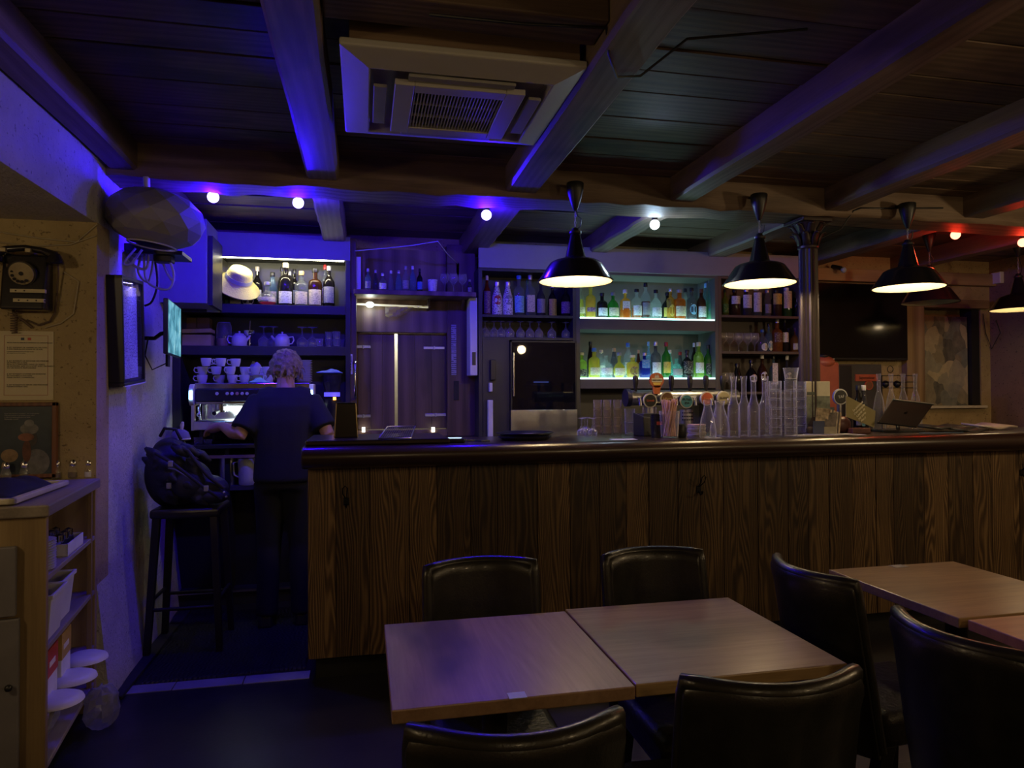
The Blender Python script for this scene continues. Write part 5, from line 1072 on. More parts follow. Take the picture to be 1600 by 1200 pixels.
MB().hexa([(p.x-.02, y-.0015, p.z-.03), (p.x+.02, y-.0015, p.z-.03), (p.x+.02, y+.001, p.z-.03), (p.x-.02, y+.001, p.z-.03)], [(p.x-.028, y-.0015, p.z-.014), (p.x+.028, y-.0015, p.z-.014), (p.x+.028, y+.001, p.z-.014), (p.x-.028, y+.001, p.z-.014)]).build('yellow_mark', M('mark_yellow', (.7, .5, .1), .5), lol)
MB().prism([(p.x-.016, p.z+.014), (p.x+.016, p.z+.014), (p.x+.006, p.z+.036), (p.x, p.z+.024), (p.x-.008, p.z+.036)], y-.0015, y+.001, 'Y').build('grey_mark', M('mark_grey', (.5, .5, .5), .5), lol)
# black waiting-time box on the flap
p = W(541, 683, Z=FZ); h = W(541, 630, Y=p.y).z-FZ
o = thing('napkin_bin', 'tall glossy black tapered container on the board at the left end', 'container', (p.x, p.y, FZ))
MB().hexa([(-.062, -.05, 0), (.062, -.05, 0), (.062, .05, 0), (-.062, .05, 0)], [(-.052, -.042, h), (.052, -.042, h), (.052, .042, h), (-.052, .042, h)]).build('body', M('glossy_black', (.008, .008, .008), .12, coat=.4), o, bevel=.004, world=False)
for sx in (-1, 1): MB().cyl((sx*.060, -.050, .002), (sx*.050, -.042, h), .003).build('corner_trim', M('brass_trim', (.4, .3, .14), .3, 1), o, world=False)
B(-.056, .056, -.046, .046, h, h+.004).build('rim', blackp, o, world=False)
# drip grid leaning at the counter edge
o = thing('drip_grid', 'steel wire drip grid lying slanted at the counter edge', 'grid', (.12, 3.72, FZ))
ga, gb, gc_, gd = Vector((.075, 3.57, FZ+.006)), Vector((.235, 3.57, FZ+.006)), Vector((.275, 3.80, FZ+.055)), Vector((.125, 3.80, FZ+.055))
MB().tube([ga, gb, gc_, gd], .004, 8, True).build('rim_wire', steel, o, smooth=60)
m = MB()
for i in range(1, 14): t = i/14; m.cyl(ga.lerp(gb, t), gd.lerp(gc_, t), .0013, seg=5)
for i in range(1, 12): t = i/12; m.cyl(ga.lerp(gd, t), gb.lerp(gc_, t), .0013, seg=5)
m.build('wire_mesh', steel, o)
# payment device
p = W(712, 686, Y=3.68); o = thing('payment_terminal', 'black payment device with a pale lit screen on the bar', 'payment terminal', (p.x, 3.68, CZ), R(-12))
B(-.05, .05, -.05, .05, 0, .022).build('body', blackp, o, bevel=.006, world=False); B(-.045, .03, -.035, .042, .022, .0235).build('screen', M('pale_lit_screen', (.6, .75, .75), .3, emit=(.7, 1, .95), es=.8), o, world=False)
MB().tube([(.05, .0, .01), (.10, .03, .006), (.14, -.02, .006), (.18, .02, .006)], .004, 6).build('cable', blackp, o, smooth=60, world=False)
# black plates, slip
p = W(820, 683, Y=3.80)
for k, (r, mt, lab, z) in enumerate(((.155, steel, 'wide steel tray under the black plate', 0), (.165, M('black_plate', (.012, .012, .014), .3, coat=.3), 'wide black round tray on the bar in front of the cooler', .022))):
    tag(MB().lathe([(1e-5, 0), (r*.8, 0), (r*.97, .014), (r, .018), (r*.97, .020), (r*.8, .008), (1e-5, .007)], (p.x, 3.80, CZ+z), 40, cap=False).build('round_tray', mt, smooth=45), lab, 'tray', 'round trays stacked on the bar')
tag(B(p.x-.05, p.x+.06, 3.77, 3.83, CZ+.030, CZ+.0315).build('paper_slip', M('pale_paper')), 'pale slip of paper lying on the black tray', 'paper')
p = W(950, 682.5, Z=CZ); tag(B(p.x-.07, p.x+.07, 3.60, 3.68, CZ, CZ+.0012).build('paper_slip', M('pale_paper')), 'pale slip of paper on the bar left of the straws', 'paper')
p = W(1108, 684, Z=CZ); tag(B(p.x-.04, p.x+.05, 3.585, 3.63, CZ, CZ+.0012).build('paper_slip', M('pale_paper')), 'small slip of paper in front of the coasters', 'paper')
# napkin caddy, dark glass, straws, coasters
p = W(1012, 681, Z=CZ); o = thing('napkin_caddy', 'black napkin box left of the straws', 'napkin holder', (p.x, p.y, CZ), R(10))
MB().hexa([(-.065, -.06, 0), (.065, -.06, 0), (.065, .06, 0), (-.065, .06, 0)], [(-.065, -.05, .12), (.065, -.05, .10), (.065, .06, .12), (-.065, .06, .14)]).build('box_body', blackp, o, bevel=.006, world=False); B(-.05, .05, -.03, .04, .115, .135).build('napkins', M('dark_napkins', (.05, .05, .055), .9), o, world=False)
p = W(1027, 684, Z=CZ); o = thing('printed_glass', 'dark straight glass with a red mark behind the straws', 'glass', (p.x, p.y, CZ))
MB().lathe([(1e-5, 0), (.034, 0), (.040, .135), (.037, .135), (.032, .01), (1e-5, .008)], (0, 0, 0), 20, cap=False).build('glass', glass('dark_tint_glass', (.25, .25, .28), .12, 1.3), o, smooth=45, world=False)
MB().lathe([(.0385, .075), (.0392, .095)], (0, 0, 0), 8, a0=-PI/2-.5, a1=-PI/2+.5).build('red_mark', M('red_print', (.5, .06, .03), .5), o, world=False)
p = W(1046, 684.5, Z=CZ); o = thing('straw_glass', 'clear glass full of pink paper straws', 'glass', (p.x, p.y, CZ))
MB().lathe([(1e-5, 0), (.045, 0), (.050, .004), (.059, .155), (.056, .155), (.046, .010), (1e-5, .008)], (0, 0, 0), 24, cap=False).build('glass', clear, o, smooth=45, world=False)
st = M('pink_paper_straw', (.80, .50, .40), .7); rr = random.Random(2)
for k in range(54):
    a = rr.uniform(0, 2*PI); r_ = .036*math.sqrt(rr.random()); b = a+rr.uniform(1.2, 2.6); r2 = .052*math.sqrt(rr.uniform(.1, 1))
    x0_, y0_ = r_*math.cos(a), r_*math.sin(a); x1_, y1_ = x0_*.55+r2*math.cos(b)*.9, y0_*.55+r2*math.sin(b)*.9
    MB().tube([(x0_, y0_, .012), (x1_, y1_, .215+rr.uniform(-.012, .008))], .0032, 6).build('straw', st, o, smooth=60, world=False)
p = W(1072, 676, Z=CZ); o = thing('steel_canister', 'perforated steel canister behind the straws', 'canister', (p.x, p.y, CZ))
MB().lathe([(1e-5, 0), (.045, 0), (.045, .15), (.042, .15), (.042, .01), (1e-5, .01)], (0, 0, 0), 24, cap=False).build('body', steel, o, smooth=45, world=False)
for r_ in range(3):
    for k in range(7): 
        a = -PI/2+(k-3)*.3; z = .085+.022*r_; MB().tube([(.0445*math.cos(a), .0445*math.sin(a), z), (.0462*math.cos(a), .0462*math.sin(a), z)], .005, 8).build('hole', dark, o, world=False)
p = W(1068, 684, Z=CZ); tag(MB().lathe([(1e-5, 0), (.026, 0), (.03, .01), (.03, .055), (.022, .075), (.012, .08), (1e-5, .08)], (p.x, p.y+.03, CZ), 20).build('round_pot', blackp, smooth=40), 'small round black pot between straws and coasters', 'pot')
p = W(1089, 681.5, Z=CZ); rr = random.Random(8); pm = [M('coaster_%d' % k, c, .8) for k, c in enumerate(((.50, .45, .34), (.42, .38, .30), (.55, .50, .42), (.34, .28, .20)))]
for k in range(15):
    tag(MB().lathe([(.052, 0), (.053, .0004), (.053, .0042), (.052, .0046)], (p.x+rr.uniform(-.004, .004), p.y+rr.uniform(-.004, .004), CZ+k*.0047), 24).build('coaster', pm[k % 4] if k < 14 else M('coaster_pink', (.6, .38, .33), .8), smooth=40), 'round coaster, %s from the bottom of the pile on the bar' % ORD[k], 'coaster', 'pile of coasters')
# leaflets by the pillar
lx0 = W(1280, 650, Y=3.80).x
o = thing('brochure', 'tall pale brochure standing right of the pillar', 'brochure', (lx0, 3.80, CZ), R(-4)); h = W(1281, 596, Y=3.80).z-CZ
B(-.085, .075, 0, .006, 0, h).build('sheet', M('cream_card', (.62, .58, .45), .6), o, bevel=.002, world=False); B(-.083, .073, -.001, .001, 0, h*.72).build('photo_area', M('greenish_photo', (.22, .25, .20), .5, var=.7, scale=14), o, world=False); B(-.08, -.02, -.002, 0, h*.74, h*.80).build('title_bar', M('dark_print', (.1, .12, .1), .6), o, world=False)
o = thing('card_holder', 'small holder full of postcards in front of the brochure', 'card holder', (W(1284, 650, Y=3.70).x, 3.70, CZ), R(-8))
B(-.07, .07, -.03, .05, 0, .006).build('foot', M('clear_grey_acrylic', (.16, .17, .19), .2), o, world=False); B(-.072, .0, -.034, -.030, 0, .085).build('front_wall', M('blue_grey_acrylic', (.08, .10, .17), .2), o, world=False); B(-.005, .07, -.036, -.032, 0, .05).build('front_card', M('khaki_card', (.32, .29, .20), .6), o, world=False)
rr = random.Random(5)
for k in range(9):
    c = [(.5, .4, .25), (.3, .2, .12), (.6, .52, .38), (.12, .10, .09)][k % 4]; x = -.055+.012*k
    MB().hexa([(x-.002, -.02+.004*k, .006), (x+.075, -.024+.004*k, .006), (x+.075, -.022+.004*k, .006), (x-.002, -.018+.004*k, .006)], [(x+.012, -.02+.004*k, .165-.003*k), (x+.088, -.024+.004*k, .158-.003*k), (x+.088, -.022+.004*k, .158-.003*k), (x+.012, -.018+.004*k, .165-.003*k)]).build('postcard', M('postcard_%d' % (k % 4), c, .6, var=.6, scale=30), o, world=False)
MB().hexa([(.0, -.030, .05), (.07, -.030, .05), (.07, -.028, .05), (.0, -.028, .05)], [(.02, -.018, .135), (.09, -.018, .135), (.09, -.016, .135), (.02, -.016, .135)]).build('dark_photo_card', M('dark_photo', (.09, .07, .06), .5, var=.8, scale=25), o, world=False)
rr = random.Random(3); fl = [(.55, .52, .62), (.6, .58, .55), (.3, .28, .4), (.62, .45, .45), (.12, .12, .13), (.65, .62, .6)]
for k in range(7):
    x = W(1270+17*k, 683, Z=CZ).x; y = 3.615+rr.uniform(0, .03); a = R(rr.uniform(-14, 14)); T = Matrix.Translation((x, y, CZ+.0022*(k % 3))) @ Matrix.Rotation(a, 4, 'Z')
    tag(MB().box(-.075, .075, -.035, .06, 0, .002, T).build('flyer', M('flyer_%d' % (k % 6), fl[k % 6], .5, var=.4, scale=22)), 'printed flyer, %s from left, on the bar right of the pillar' % ORD[k], 'flyer', 'flyers on the bar')
p = W(1312, 620, Y=3.95); o = thing('round_tap_badge', 'black round badge with a pale ring behind the postcards', 'beer tap', (p.x, 3.95, CZ))
MB().cyl((p.x, 3.955, CZ), (p.x, 3.955, p.z-.03), .016).build('stem', steel, o, smooth=40); MB().tube([(p.x, 3.94, p.z), (p.x, 3.955, p.z)], .052, 28).build('ring', whitep, o, smooth=40); MB().tube([(p.x, 3.936, p.z), (p.x, 3.95, p.z)], .043, 28).build('face', M('badge_0'), o, smooth=40); text('badge_text', 'TAF', .026, whitep, o, (p.x, 3.935, p.z), (1, 0, .12), (0, 0, 1))
# khaki sign card
a, b, c, d = [W(px, py, Y=y) for px, py, y in ((1322, 618, 3.68), (1368, 642, 3.74), (1366, 668, 3.74), (1322, 651, 3.68))]
kh = M('khaki_sign', (.30, .26, .12), .6); o = thing('sign_card', 'khaki card with slanted pale writing beside the tablet', 'sign', ((a.x+b.x)/2, 3.70, CZ))
off = Vector((0, .004, 0)); MB().hexa([d, c, c+off, d+off], [a, b, b+off, a+off]).build('card', kh, o)
ex_ = (b-a).normalized(); en = ex_.cross(ZU).normalized(); en = en if en.y < 0 else -en; ez_ = (ZU-ex_*ZU.dot(ex_)); ez_ = (ez_-en*ez_.dot(en)).normalized(); ink = M('cream_ink', (.75, .70, .50), .6); ctr = (a+b+c+d)/4
xd = ex_*.72+ez_*.95; yd = ez_*.72-ex_*.95
for k, (w_, ofx, ofz) in enumerate((('Le paiement', -.040, .028), ('n\'est accepte', -.022, .014), ('a partir de', -.004, .000), ('par carte', .014, -.014), ('Merci', .032, -.030))):
    text('line', w_, .021, ink, o, ctr+ex_*ofx+ez_*ofz+en*.003, xd, yd, .0006, 'CENTER', .0006)
B(ctr.x-.05, ctr.x+.08, 3.72, 3.80, CZ, CZ+.035).build('foot_block', M('dark_red_wood', (.10, .03, .02), .5), o, bevel=.006)
bag = MB().ball((W(1318, 660, Y=3.78).x, 3.80, CZ+.055), .055, 16, 10, sx=1.1, sy=.8); bag = bag.build('leather_pouch', M('dark_red_leather', (.07, .025, .02), .35), smooth=80); tag(bag, 'dark red leather pouch behind the postcards', 'pouch')
# tablet till
p = W(1412, 668, Y=3.80); o = thing('tablet', 'black tablet leaning back on its stand, seen from behind', 'tablet', (p.x, 3.80, CZ), R(-10))
tBL, tBR, tTR, tTL = W(1371, 660, Y=3.70), W(1433, 667, Y=3.68), W(1468, 622, Y=3.80), W(1396, 624, Y=3.82)
tTR = tTL+(tBR-tBL)*1.05; tx = (tBR-tBL).normalized(); tup = (tTL-tBL).normalized(); tn_ = tx.cross(tup).normalized()
MB().hexa([tBL, tBR, tBR-tn_*.012, tBL-tn_*.012], [tTL, tTR, tTR-tn_*.012, tTL-tn_*.012]).build('tablet_body', M('black_tablet', (.006, .006, .006), .5, spec=.15), o, bevel=.003)
MB().tube([tTL, tTR], .006, 8).build('top_edge', M('silver_edge', (.25, .25, .24), .3, .8), o, smooth=60)
cc_ = (tBL+tBR+tTR+tTL)/4+tn_*.001
ap = [(0, -.012), (.007, -.010), (.011, -.002), (.009, .004), (.010, .008), (.005, .010), (0, .008), (-.006, .010), (-.010, .006), (-.011, -.002), (-.007, -.010)]
lg = MB().add([cc_+tx*x+tup*y for x, y in ap], [tuple(range(11))]).add([cc_+tx*x+tup*y for x, y in ((0, .0115), (.005, .013), (.006, .018), (.001, .0165))], [(0, 1, 2, 3)])
lg.build('fruit_logo', M('dark_mirror', (.004, .004, .004), .1), o)
B(-.14, .13, -.02, .16, 0, .014).build('stand_base', blackp, o, bevel=.004, world=False); MB().tube([(0, .06, .012), (.02, .10, .06), (.03, .075, .11)], .012, 8).build('stand_arm', blackp, o, smooth=50, world=False)
tag(MB().tube([(W(px, 670, Y=3.64).x, 3.60+dy_, CZ+.003) for px, dy_ in ((1436, .04), (1455, .0), (1472, .03), (1490, .01), (1505, .04))], .003, 6).build('thin_cable', M('blue_cable', (.08, .15, .25), .5), smooth=60), 'thin cable lying right of the tablet', 'cable')
for k, (pa_, pb_, y0_, y1_, mt, lab, nm, ct) in enumerate(((1470, 1525, 3.75, 3.98, M('dark_folder', (.03, .028, .028), .5), 'black folder lying right of the tablet', 'folder', 'folder'), (1500, 1545, 3.68, 3.82, M('dark_folder'), 'black wallet at the right end of the folder', 'wallet', 'wallet'), (1545, 1590, 3.80, 4.02, M('salmon_paper', (.5, .42, .36), .7), 'folded newspaper at the right end of the bar', 'newspaper', 'newspaper'))):
    xa_, xb_ = W(pa_, 660, Y=y0_).x, W(pb_, 660, Y=y0_).x; n = 8; V = []
    for i in range(n+1):
        for q in range(3): V.append((xa_+(xb_-xa_)*i/n, y0_+(y1_-y0_)*q/2, CZ+.012+.008*math.sin(i*.9+k)+.006*q))
    m = MB().add(V, [(i*3+q, (i+1)*3+q, (i+1)*3+q+1, i*3+q+1) for i in range(n) for q in range(2)]); q_ = m.build(nm, mt, smooth=60); s_ = q_.modifiers.new('t', 'SOLIDIFY'); s_.thickness = .012; s_.offset = -1; tag(q_, lab, ct)
# right rear: counter extension with machines
u = thing('side_counter', 'dark side counter below the television', 'counter', (4.6, 5.2, 0)); B(3.70, 5.6, 4.95, YW-.02, 1.08, 1.12).build('worktop', topw, u, bevel=.004); B(3.70, 5.6, 5.0, YW-.02, 0, 1.08).build('carcass', dark, u)
p, q = W(1281, 556, Y=5.05), W(1318, 640, Y=5.05)
o = thing('citrus_press', 'orange and black countertop machine behind the pillar', 'machine', ((p.x+q.x)/2, 5.12, 1.12)); xa_, xb_ = p.x-.05, q.x
B(xa_, xb_, 5.06, 5.32, 1.12, 1.16).build('base', blackp, o, bevel=.008)
MB().hexa([(xa_+.06, 5.05, 1.16), (xb_-.02, 5.05, 1.16), (xb_-.02, 5.28, 1.16), (xa_+.06, 5.28, 1.16)], [(xa_+.02, 5.05, p.z-.05), (xb_-.03, 5.05, p.z-.05), (xb_-.03, 5.28, p.z-.05), (xa_+.02, 5.28, p.z-.05)]).build('orange_body', M('salmon_orange', (.45, .13, .07), .35), o, bevel=.02, seg=3)
MB().ball(((xa_+xb_)/2-.01, 5.15, p.z-.055), .12, 18, 10, sz=.55).build('lid', M('salmon_orange'), o, smooth=80); MB().ball(((xa_+xb_)/2-.02, 5.10, p.z+.0), .045, 14, 8, sz=.5).build('knob', blackp, o, smooth=80); B((xa_+xb_)/2-.04, (xa_+xb_)/2+.04, 5.04, 5.052, 1.30, 1.33).build('plate', M('dark_print'), o)
p, q = W(1331, 569, Y=5.05), W(1380, 640, Y=5.05)
o = thing('shot_chiller', 'grey-black bottle chiller with an orange sign', 'chiller', ((p.x+q.x)/2, 5.2, 1.12))
B(p.x-.12, q.x, 5.06, 5.36, 1.12, p.z).build('cabinet', M('grey_black_box', (.055, .058, .05), .5), o, bevel=.006); B(p.x-.125, p.x, 5.05, 5.3, 1.13, p.z-.01).build('side_block', blackp, o, bevel=.006)
sx0, sx1, sz0, sz1 = W(1337, 596, Y=5.05).x, W(1372, 596, Y=5.05).x, W(1350, 595.5, Y=5.05).z, W(1350, 585, Y=5.05).z
sg = B(sx0, sx1, 5.05, 5.06, sz0, sz1).build('orange_sign', M('orange_sign', (.45, .10, .04), .5), o); text('sign_text', 'Jägermeister', .030, M('black_ink'), sg, ((sx0+sx1)/2, 5.048, (sz0+sz1)/2), (1, 0, 0), (0, 0, 1))
p = W(1358, 602, Y=5.05); MB().tube([(p.x, 5.062, p.z), (p.x, 5.05, p.z)], .040, 24).build('round_emblem', M('orange_sign'), o, smooth=40); MB().tube([(p.x, 5.05, p.z), (p.x, 5.047, p.z)], .031, 24).build('emblem_face', M('emblem_brown', (.2, .08, .03), .5), o, smooth=40)
for i, (px, kind, gc, cap, lab, pt) in enumerate(((1340, 'wine', 'dark', 'black', 'grey', 612), (1349, 'tall', 'smoke', 'white', None, 612), (1344, 'squat', 'dark', 'black', 'lightblue', 624))):
    x = W(px, 600, Y=4.06).x; bottle(x, 4.06, CZ, W(px, pt-8, Y=4.06).z-CZ, .03, kind, gc, cap, lab, '%s dark bottle from left behind the khaki card' % ORD[i], 'bottles behind the khaki card')
# wire rack with the slim carafes
p = W(1403, 596, Y=4.75); o = thing('wire_rack', 'thin wire rack with a ring behind the slim carafes', 'rack', (p.x, 4.99, 1.12)); rz0 = p.z
for px in (1378, 1430): x = W(px, 600, Y=5.0).x; MB().cyl((x, 5.0, 1.12), (x, 5.0, W(px, 587, Y=5.0).z), .004).build('upright', iron, o, smooth=60)
xa_, xb_ = W(1376, 590, Y=5.0).x, W(1432, 590, Y=5.0).x
for py in (587, 597, 606): z = W(1400, py, Y=5.0).z; MB().cyl((xa_, 5.0, z), (xb_, 5.0, z), .0035).build('rail', iron, o, smooth=60)
p = W(1391, 577, Y=5.0); MB().tube([(p.x+.028*math.cos(a), 5.0, p.z+.028*math.sin(a)) for a in [2*PI*k/16 for k in range(16)]], .003, 6, True).build('ring', iron, o, smooth=60)
for px in (1385, 1403): p = W(px, 600, Y=5.02); MB().ball((p.x, 5.03, p.z), .03).build('hung_bulb', M('black_plastic'), o, smooth=80)
# wall socket, alarm, sensor at upper right
p = W(1528, 437, Y=YW-.01); o = thing('wall_socket', 'white socket box with plugged lead high on the back wall', 'socket', (p.x, YW, p.z-.04)); B(p.x-.06, p.x+.06, YW-.05, YW, p.z-.04, p.z+.045).build('box', whitep, o, bevel=.005); B(p.x-.11, p.x-.06, YW-.05, YW-.01, p.z-.035, p.z+.02).build('plug', blackp, o, bevel=.004)
p = W(1554, 437, Y=YW-.05); tag(B(5.925, 5.972, YW-.16, YW-.06, p.z-.05, p.z+.06).build('wall_sensor', whitep, bevel=.006), 'small white sensor in the far right corner', 'sensor')
pts = [W(1536, 490, Y=YW-.02), W(1540, 520, Y=YW-.02), W(1553, 545, Y=YW-.03), W(1563, 520, Y=YW-.15), W(1556, 500, Y=YW-.15)]; pts = [Vector((min(v.x, 5.955), v.y, v.z)) for v in pts]
tag(MB().tube(pts, .004, 6).build('hanging_lead', blackp, smooth=60), 'black lead hanging in the far right corner', 'cable')
p = W(1409, 353, Y=3.86); tag(MB().lathe([(1e-5, 0), (.045, 0), (.05, .012), (.04, .03)], (p.x, 4.15, 2.685), 20).build('smoke_detector', M('dark_grey_detector', (.12, .12, .12), .5), smooth=40), 'flat round detector under the ceiling above the third lamp', 'smoke detector')
p0, p1 = W(1283, 372, Y=3.86), W(1345, 325, Y=3.74); tag(MB().tube([(p0.x, 3.85, p0.z), (p0.x+.1, 3.80, p0.z+.05), (p1.x-.05, 3.745, p1.z-.02), (p1.x, 3.74, p1.z), (p1.x+.25, 3.735, p1.z+.01), (p1.x+.6, 3.735, p1.z+.03)], .005, 6).build('pillar_cable', blackp, smooth=60), 'black cable running from the pillar up to the girder', 'cable')
# ================================================================== DOORWAY: mat, stool, backpack
m_, t_, b_, n_, l_ = nt('ribbed_rubber'); v = coords(t_, (1, 1, 1)); w_ = n_.new('ShaderNodeTexWave'); w_.wave_type = 'BANDS'; w_.inputs['Scale'].default_value = 14; w_.inputs['Distortion'].default_value = 6; l_.new(v, w_.inputs['Vector'])
b_.inputs['Base Color'].default_value = (.012, .012, .014, 1); b_.inputs['Roughness'].default_value = .5; bump(t_, b_, w_.outputs['Fac'], .8, .006)
tag(MB().hexa([(-1.10, 3.80, 0), (-.30, 3.83, 0), (-.30, 4.95, 0), (-1.18, 4.95, 0)], [(-1.09, 3.81, .012), (-.305, 3.84, .012), (-.305, 4.945, .012), (-1.175, 4.945, .012)]).build('floor_mat', m_, bevel=.003), 'black ribbed rubber mat in the bar opening', 'mat')
sx_, sy_ = -.985, 4.36
o = thing('bar_stool', 'tall black bar stool against the pale wall carrying the backpack', 'stool', (sx_, sy_, 0))
B(sx_-.185, sx_+.185, sy_-.17, sy_+.17, .76, .815).build('seat', leather, o, bevel=.02, seg=3)
for ax in (-1, 1):
    for ay in (-1, 1):
        MB().hexa([(sx_+ax*.19-.017, sy_+ay*.18-.017, 0), (sx_+ax*.19+.017, sy_+ay*.18-.017, 0), (sx_+ax*.19+.017, sy_+ay*.18+.017, 0), (sx_+ax*.19-.017, sy_+ay*.18+.017, 0)],
                  [(sx_+ax*.15-.02, sy_+ay*.14-.02, .77), (sx_+ax*.15+.02, sy_+ay*.14-.02, .77), (sx_+ax*.15+.02, sy_+ay*.14+.02, .77), (sx_+ax*.15-.02, sy_+ay*.14+.02, .77)]).build('leg', legw, o, bevel=.003)
for ay in (-1, 1): MB().cyl((sx_-.18, sy_+ay*.17, .26), (sx_+.18, sy_+ay*.17, .26), .010).build('foot_rail', legw, o, smooth=50)
for ax in (-1, 1): MB().cyl((sx_+ax*.18, sy_-.17, .30), (sx_+ax*.18, sy_+.17, .30), .010).build('foot_rail', legw, o, smooth=50)
navy = M('navy_nylon', (.016, .017, .026), .6, bmp=.2, bscale=140); strapm = M('black_webbing', (.02, .02, .024), .7, bmp=.3, bscale=200)
bp = thing('backpack', 'dark navy backpack slumped on the bar stool', 'backpack', (-1.0, 4.33, .815))
m = MB(); m.ball((-1.10, 4.36, 1.00), .135, 20, 14, sz=1.45, sy=1.15); m.ball((-1.02, 4.34, .95), .13, 18, 12, sz=1.05, sx=1.2); m.ball((-.90, 4.30, .91), .10, 16, 10, sz=.85, sx=1.35); m.ball((-1.10, 4.36, 1.12), .10, 16, 10, sz=.9)
rr = random.Random(16)
for k in range(26):
    a_ = rr.uniform(-2.9, -.3); z_ = rr.uniform(.86, 1.16); c_ = Vector((-1.03+.15*math.cos(a_)+.25*(1.0-z_), 4.34+.14*math.sin(a_), z_)); m.tube([c_+Vector((-.05, .02, .03)), c_, c_+Vector((.05, .01, -.04))], [.012, .030, .012], 8)
bk = fuse(m, 'body', navy, bp, .009, 2)
rr = random.Random(6)
fuse(MB().ball((-.98, 4.24, .945), .085, 16, 10, sz=1.0, sx=1.3, sy=.6), 'front_pocket', navy, bp, .012, 2)
fuse(MB().ball((-.84, 4.25, .875), .065, 16, 10, sz=.7, sx=1.3, sy=.9), 'side_pocket', navy, bp, .012, 2)
MB().tube([(-1.13, 4.18, 1.13), (-1.04, 4.15, 1.08), (-.95, 4.16, 1.00), (-.86, 4.17, .92), (-.79, 4.20, .86)], .010, 8).build('strap', strapm, bp, smooth=60)
MB().tube([(-1.05, 4.22, 1.18), (-.97, 4.20, 1.14), (-.92, 4.22, 1.06), (-.86, 4.21, .99), (-.78, 4.22, .92)], .012, 8).build('strap', strapm, bp, smooth=60)
MB().tube([(-1.14, 4.30, 1.22), (-1.11, 4.27, 1.265), (-1.05, 4.27, 1.26), (-1.03, 4.30, 1.20)], .009, 8).build('grab_loop', strapm, bp, smooth=60)
MB().tube([(-1.10, 4.20, 1.05), (-1.03, 4.175, 1.04), (-.95, 4.18, .985)], .004, 6).build('zip', M('grey_zip', (.15, .15, .16), .5), bp, smooth=60)
for x, y, z in ((-1.045, 4.145, 1.075), (-.865, 4.165, .93), (-1.06, 4.17, .95)): B(x-.012, x+.012, y-.01, y+.006, z-.016, z+.016).build('buckle', M('grey_buckle', (.35, .35, .38), .4), bp, bevel=.003)
for x, y, z in ((-.775, 4.19, .90), (-.765, 4.195, .875)): MB().ball((x, y, z), .008).build('zip_pull', M('silver_pull', (.6, .6, .6), .3, 1), bp, smooth=80)
p = W(285, 672, Y=4.45); o = thing('helmet_cap', 'small grey cap with a pale toy on top of the backpack', 'cap', (p.x, 4.40, p.z-.05))
MB().lathe([(.055, 0), (.056, .01), (.045, .045), (.02, .062), (1e-5, .066)], (p.x, 4.40, p.z-.055), 18).build('crown', M('grey_felt', (.2, .2, .24), .9), o, smooth=60); MB().lathe([(.054, 0), (.058, .006), (.054, .012)], (p.x, 4.40, p.z-.055), 18, cap=False).build('band', whitep, o, smooth=60)
MB().tube([(p.x+.01, 4.39, p.z+.005), (p.x+.012, 4.39, p.z+.03), (p.x+.018, 4.385, p.z+.05)], [.008, .012, .007], 8).build('toy', whitep, o, smooth=60)
fuse(MB().ball((p.x-.03, 4.40, p.z-.10), .07, 14, 10, sz=.9), 'soft_fill', navy, o, .012, 2)
# ================================================================== LEFT ALCOVE
aw = 3.588
o = thing('wall_telephone', 'old black wall telephone with rotary dial', 'telephone', (W(50, 450, Y=aw).x, aw, W(50, 490, Y=aw).z)); T0 = lambda px, py, y=aw: W(px, py, Y=y)
bk_ = M('bakelite', (.014, .012, .014), .25, coat=.3); a, b = T0(15, 400), T0(84, 488)
MB().hexa([(a.x, aw-.10, b.z), (b.x, aw-.10, b.z), (b.x, aw, b.z), (a.x, aw, b.z)], [(a.x, aw-.065, a.z), (b.x, aw-.065, a.z), (b.x, aw, a.z), (a.x, aw, a.z)]).build('case', bk_, o, bevel=.012, seg=3)
c = T0(34, 425, aw-.10); dsc = MB().tube([(c.x, aw-.082, c.z), (c.x, aw-.100, c.z-.006)], .056, 28).build('dial', M('dial_bezel', (.03, .025, .02), .4), o, smooth=40)
MB().tube([(c.x, aw-.100, c.z-.006), (c.x, aw-.106, c.z-.008)], .050, 28).build('dial_plate', M('tarnished_brass', (.40, .33, .20), .4, .4, var=.3), dsc, smooth=40)
for k in range(10):
    a_ = R(60+27*k); MB().tube([(c.x+.037*math.cos(a_), aw-.104, c.z-.007+.037*math.sin(a_)), (c.x+.037*math.cos(a_), aw-.1085, c.z-.009+.037*math.sin(a_))], .0065, 10).build('finger_hole', dark, dsc, smooth=40)
MB().tube([(c.x, aw-.104, c.z-.007), (c.x, aw-.110, c.z-.009)], .009, 10).build('dial_hub', dark, dsc, smooth=40)
for py, x0_, x1_, lab in ((454, 16, 71, 0), (469, 21, 69, 1)):
    q0, q1 = T0(x0_, py, aw-.1), T0(x1_, py, aw-.1); B(q0.x, q1.x, aw-.104, aw-.088, q0.z-.008, q0.z+.008).build('name_strip', M('cream_strip', (.50, .43, .26), .5), o)
    for k in range(4 if lab else 2): B(q0.x+.02+.035*k, q0.x+.026+.035*k, aw-.1055, aw-.10, q0.z-.003, q0.z+.003).build('screw', dark, o)
hl, hr = T0(-8, 396, aw-.09), T0(86, 400, aw-.09)
hs = MB().tube([(hl.x, hl.y, hl.z), (hl.x+.05, hl.y, hl.z+.022), ((hl.x+hr.x)/2, hl.y, hl.z+.030), (hr.x-.05, hl.y, hr.z+.022), (hr.x, hl.y, hr.z)], [.022, .015, .014, .015, .022], 14).build('handset', bk_, o, smooth=50)
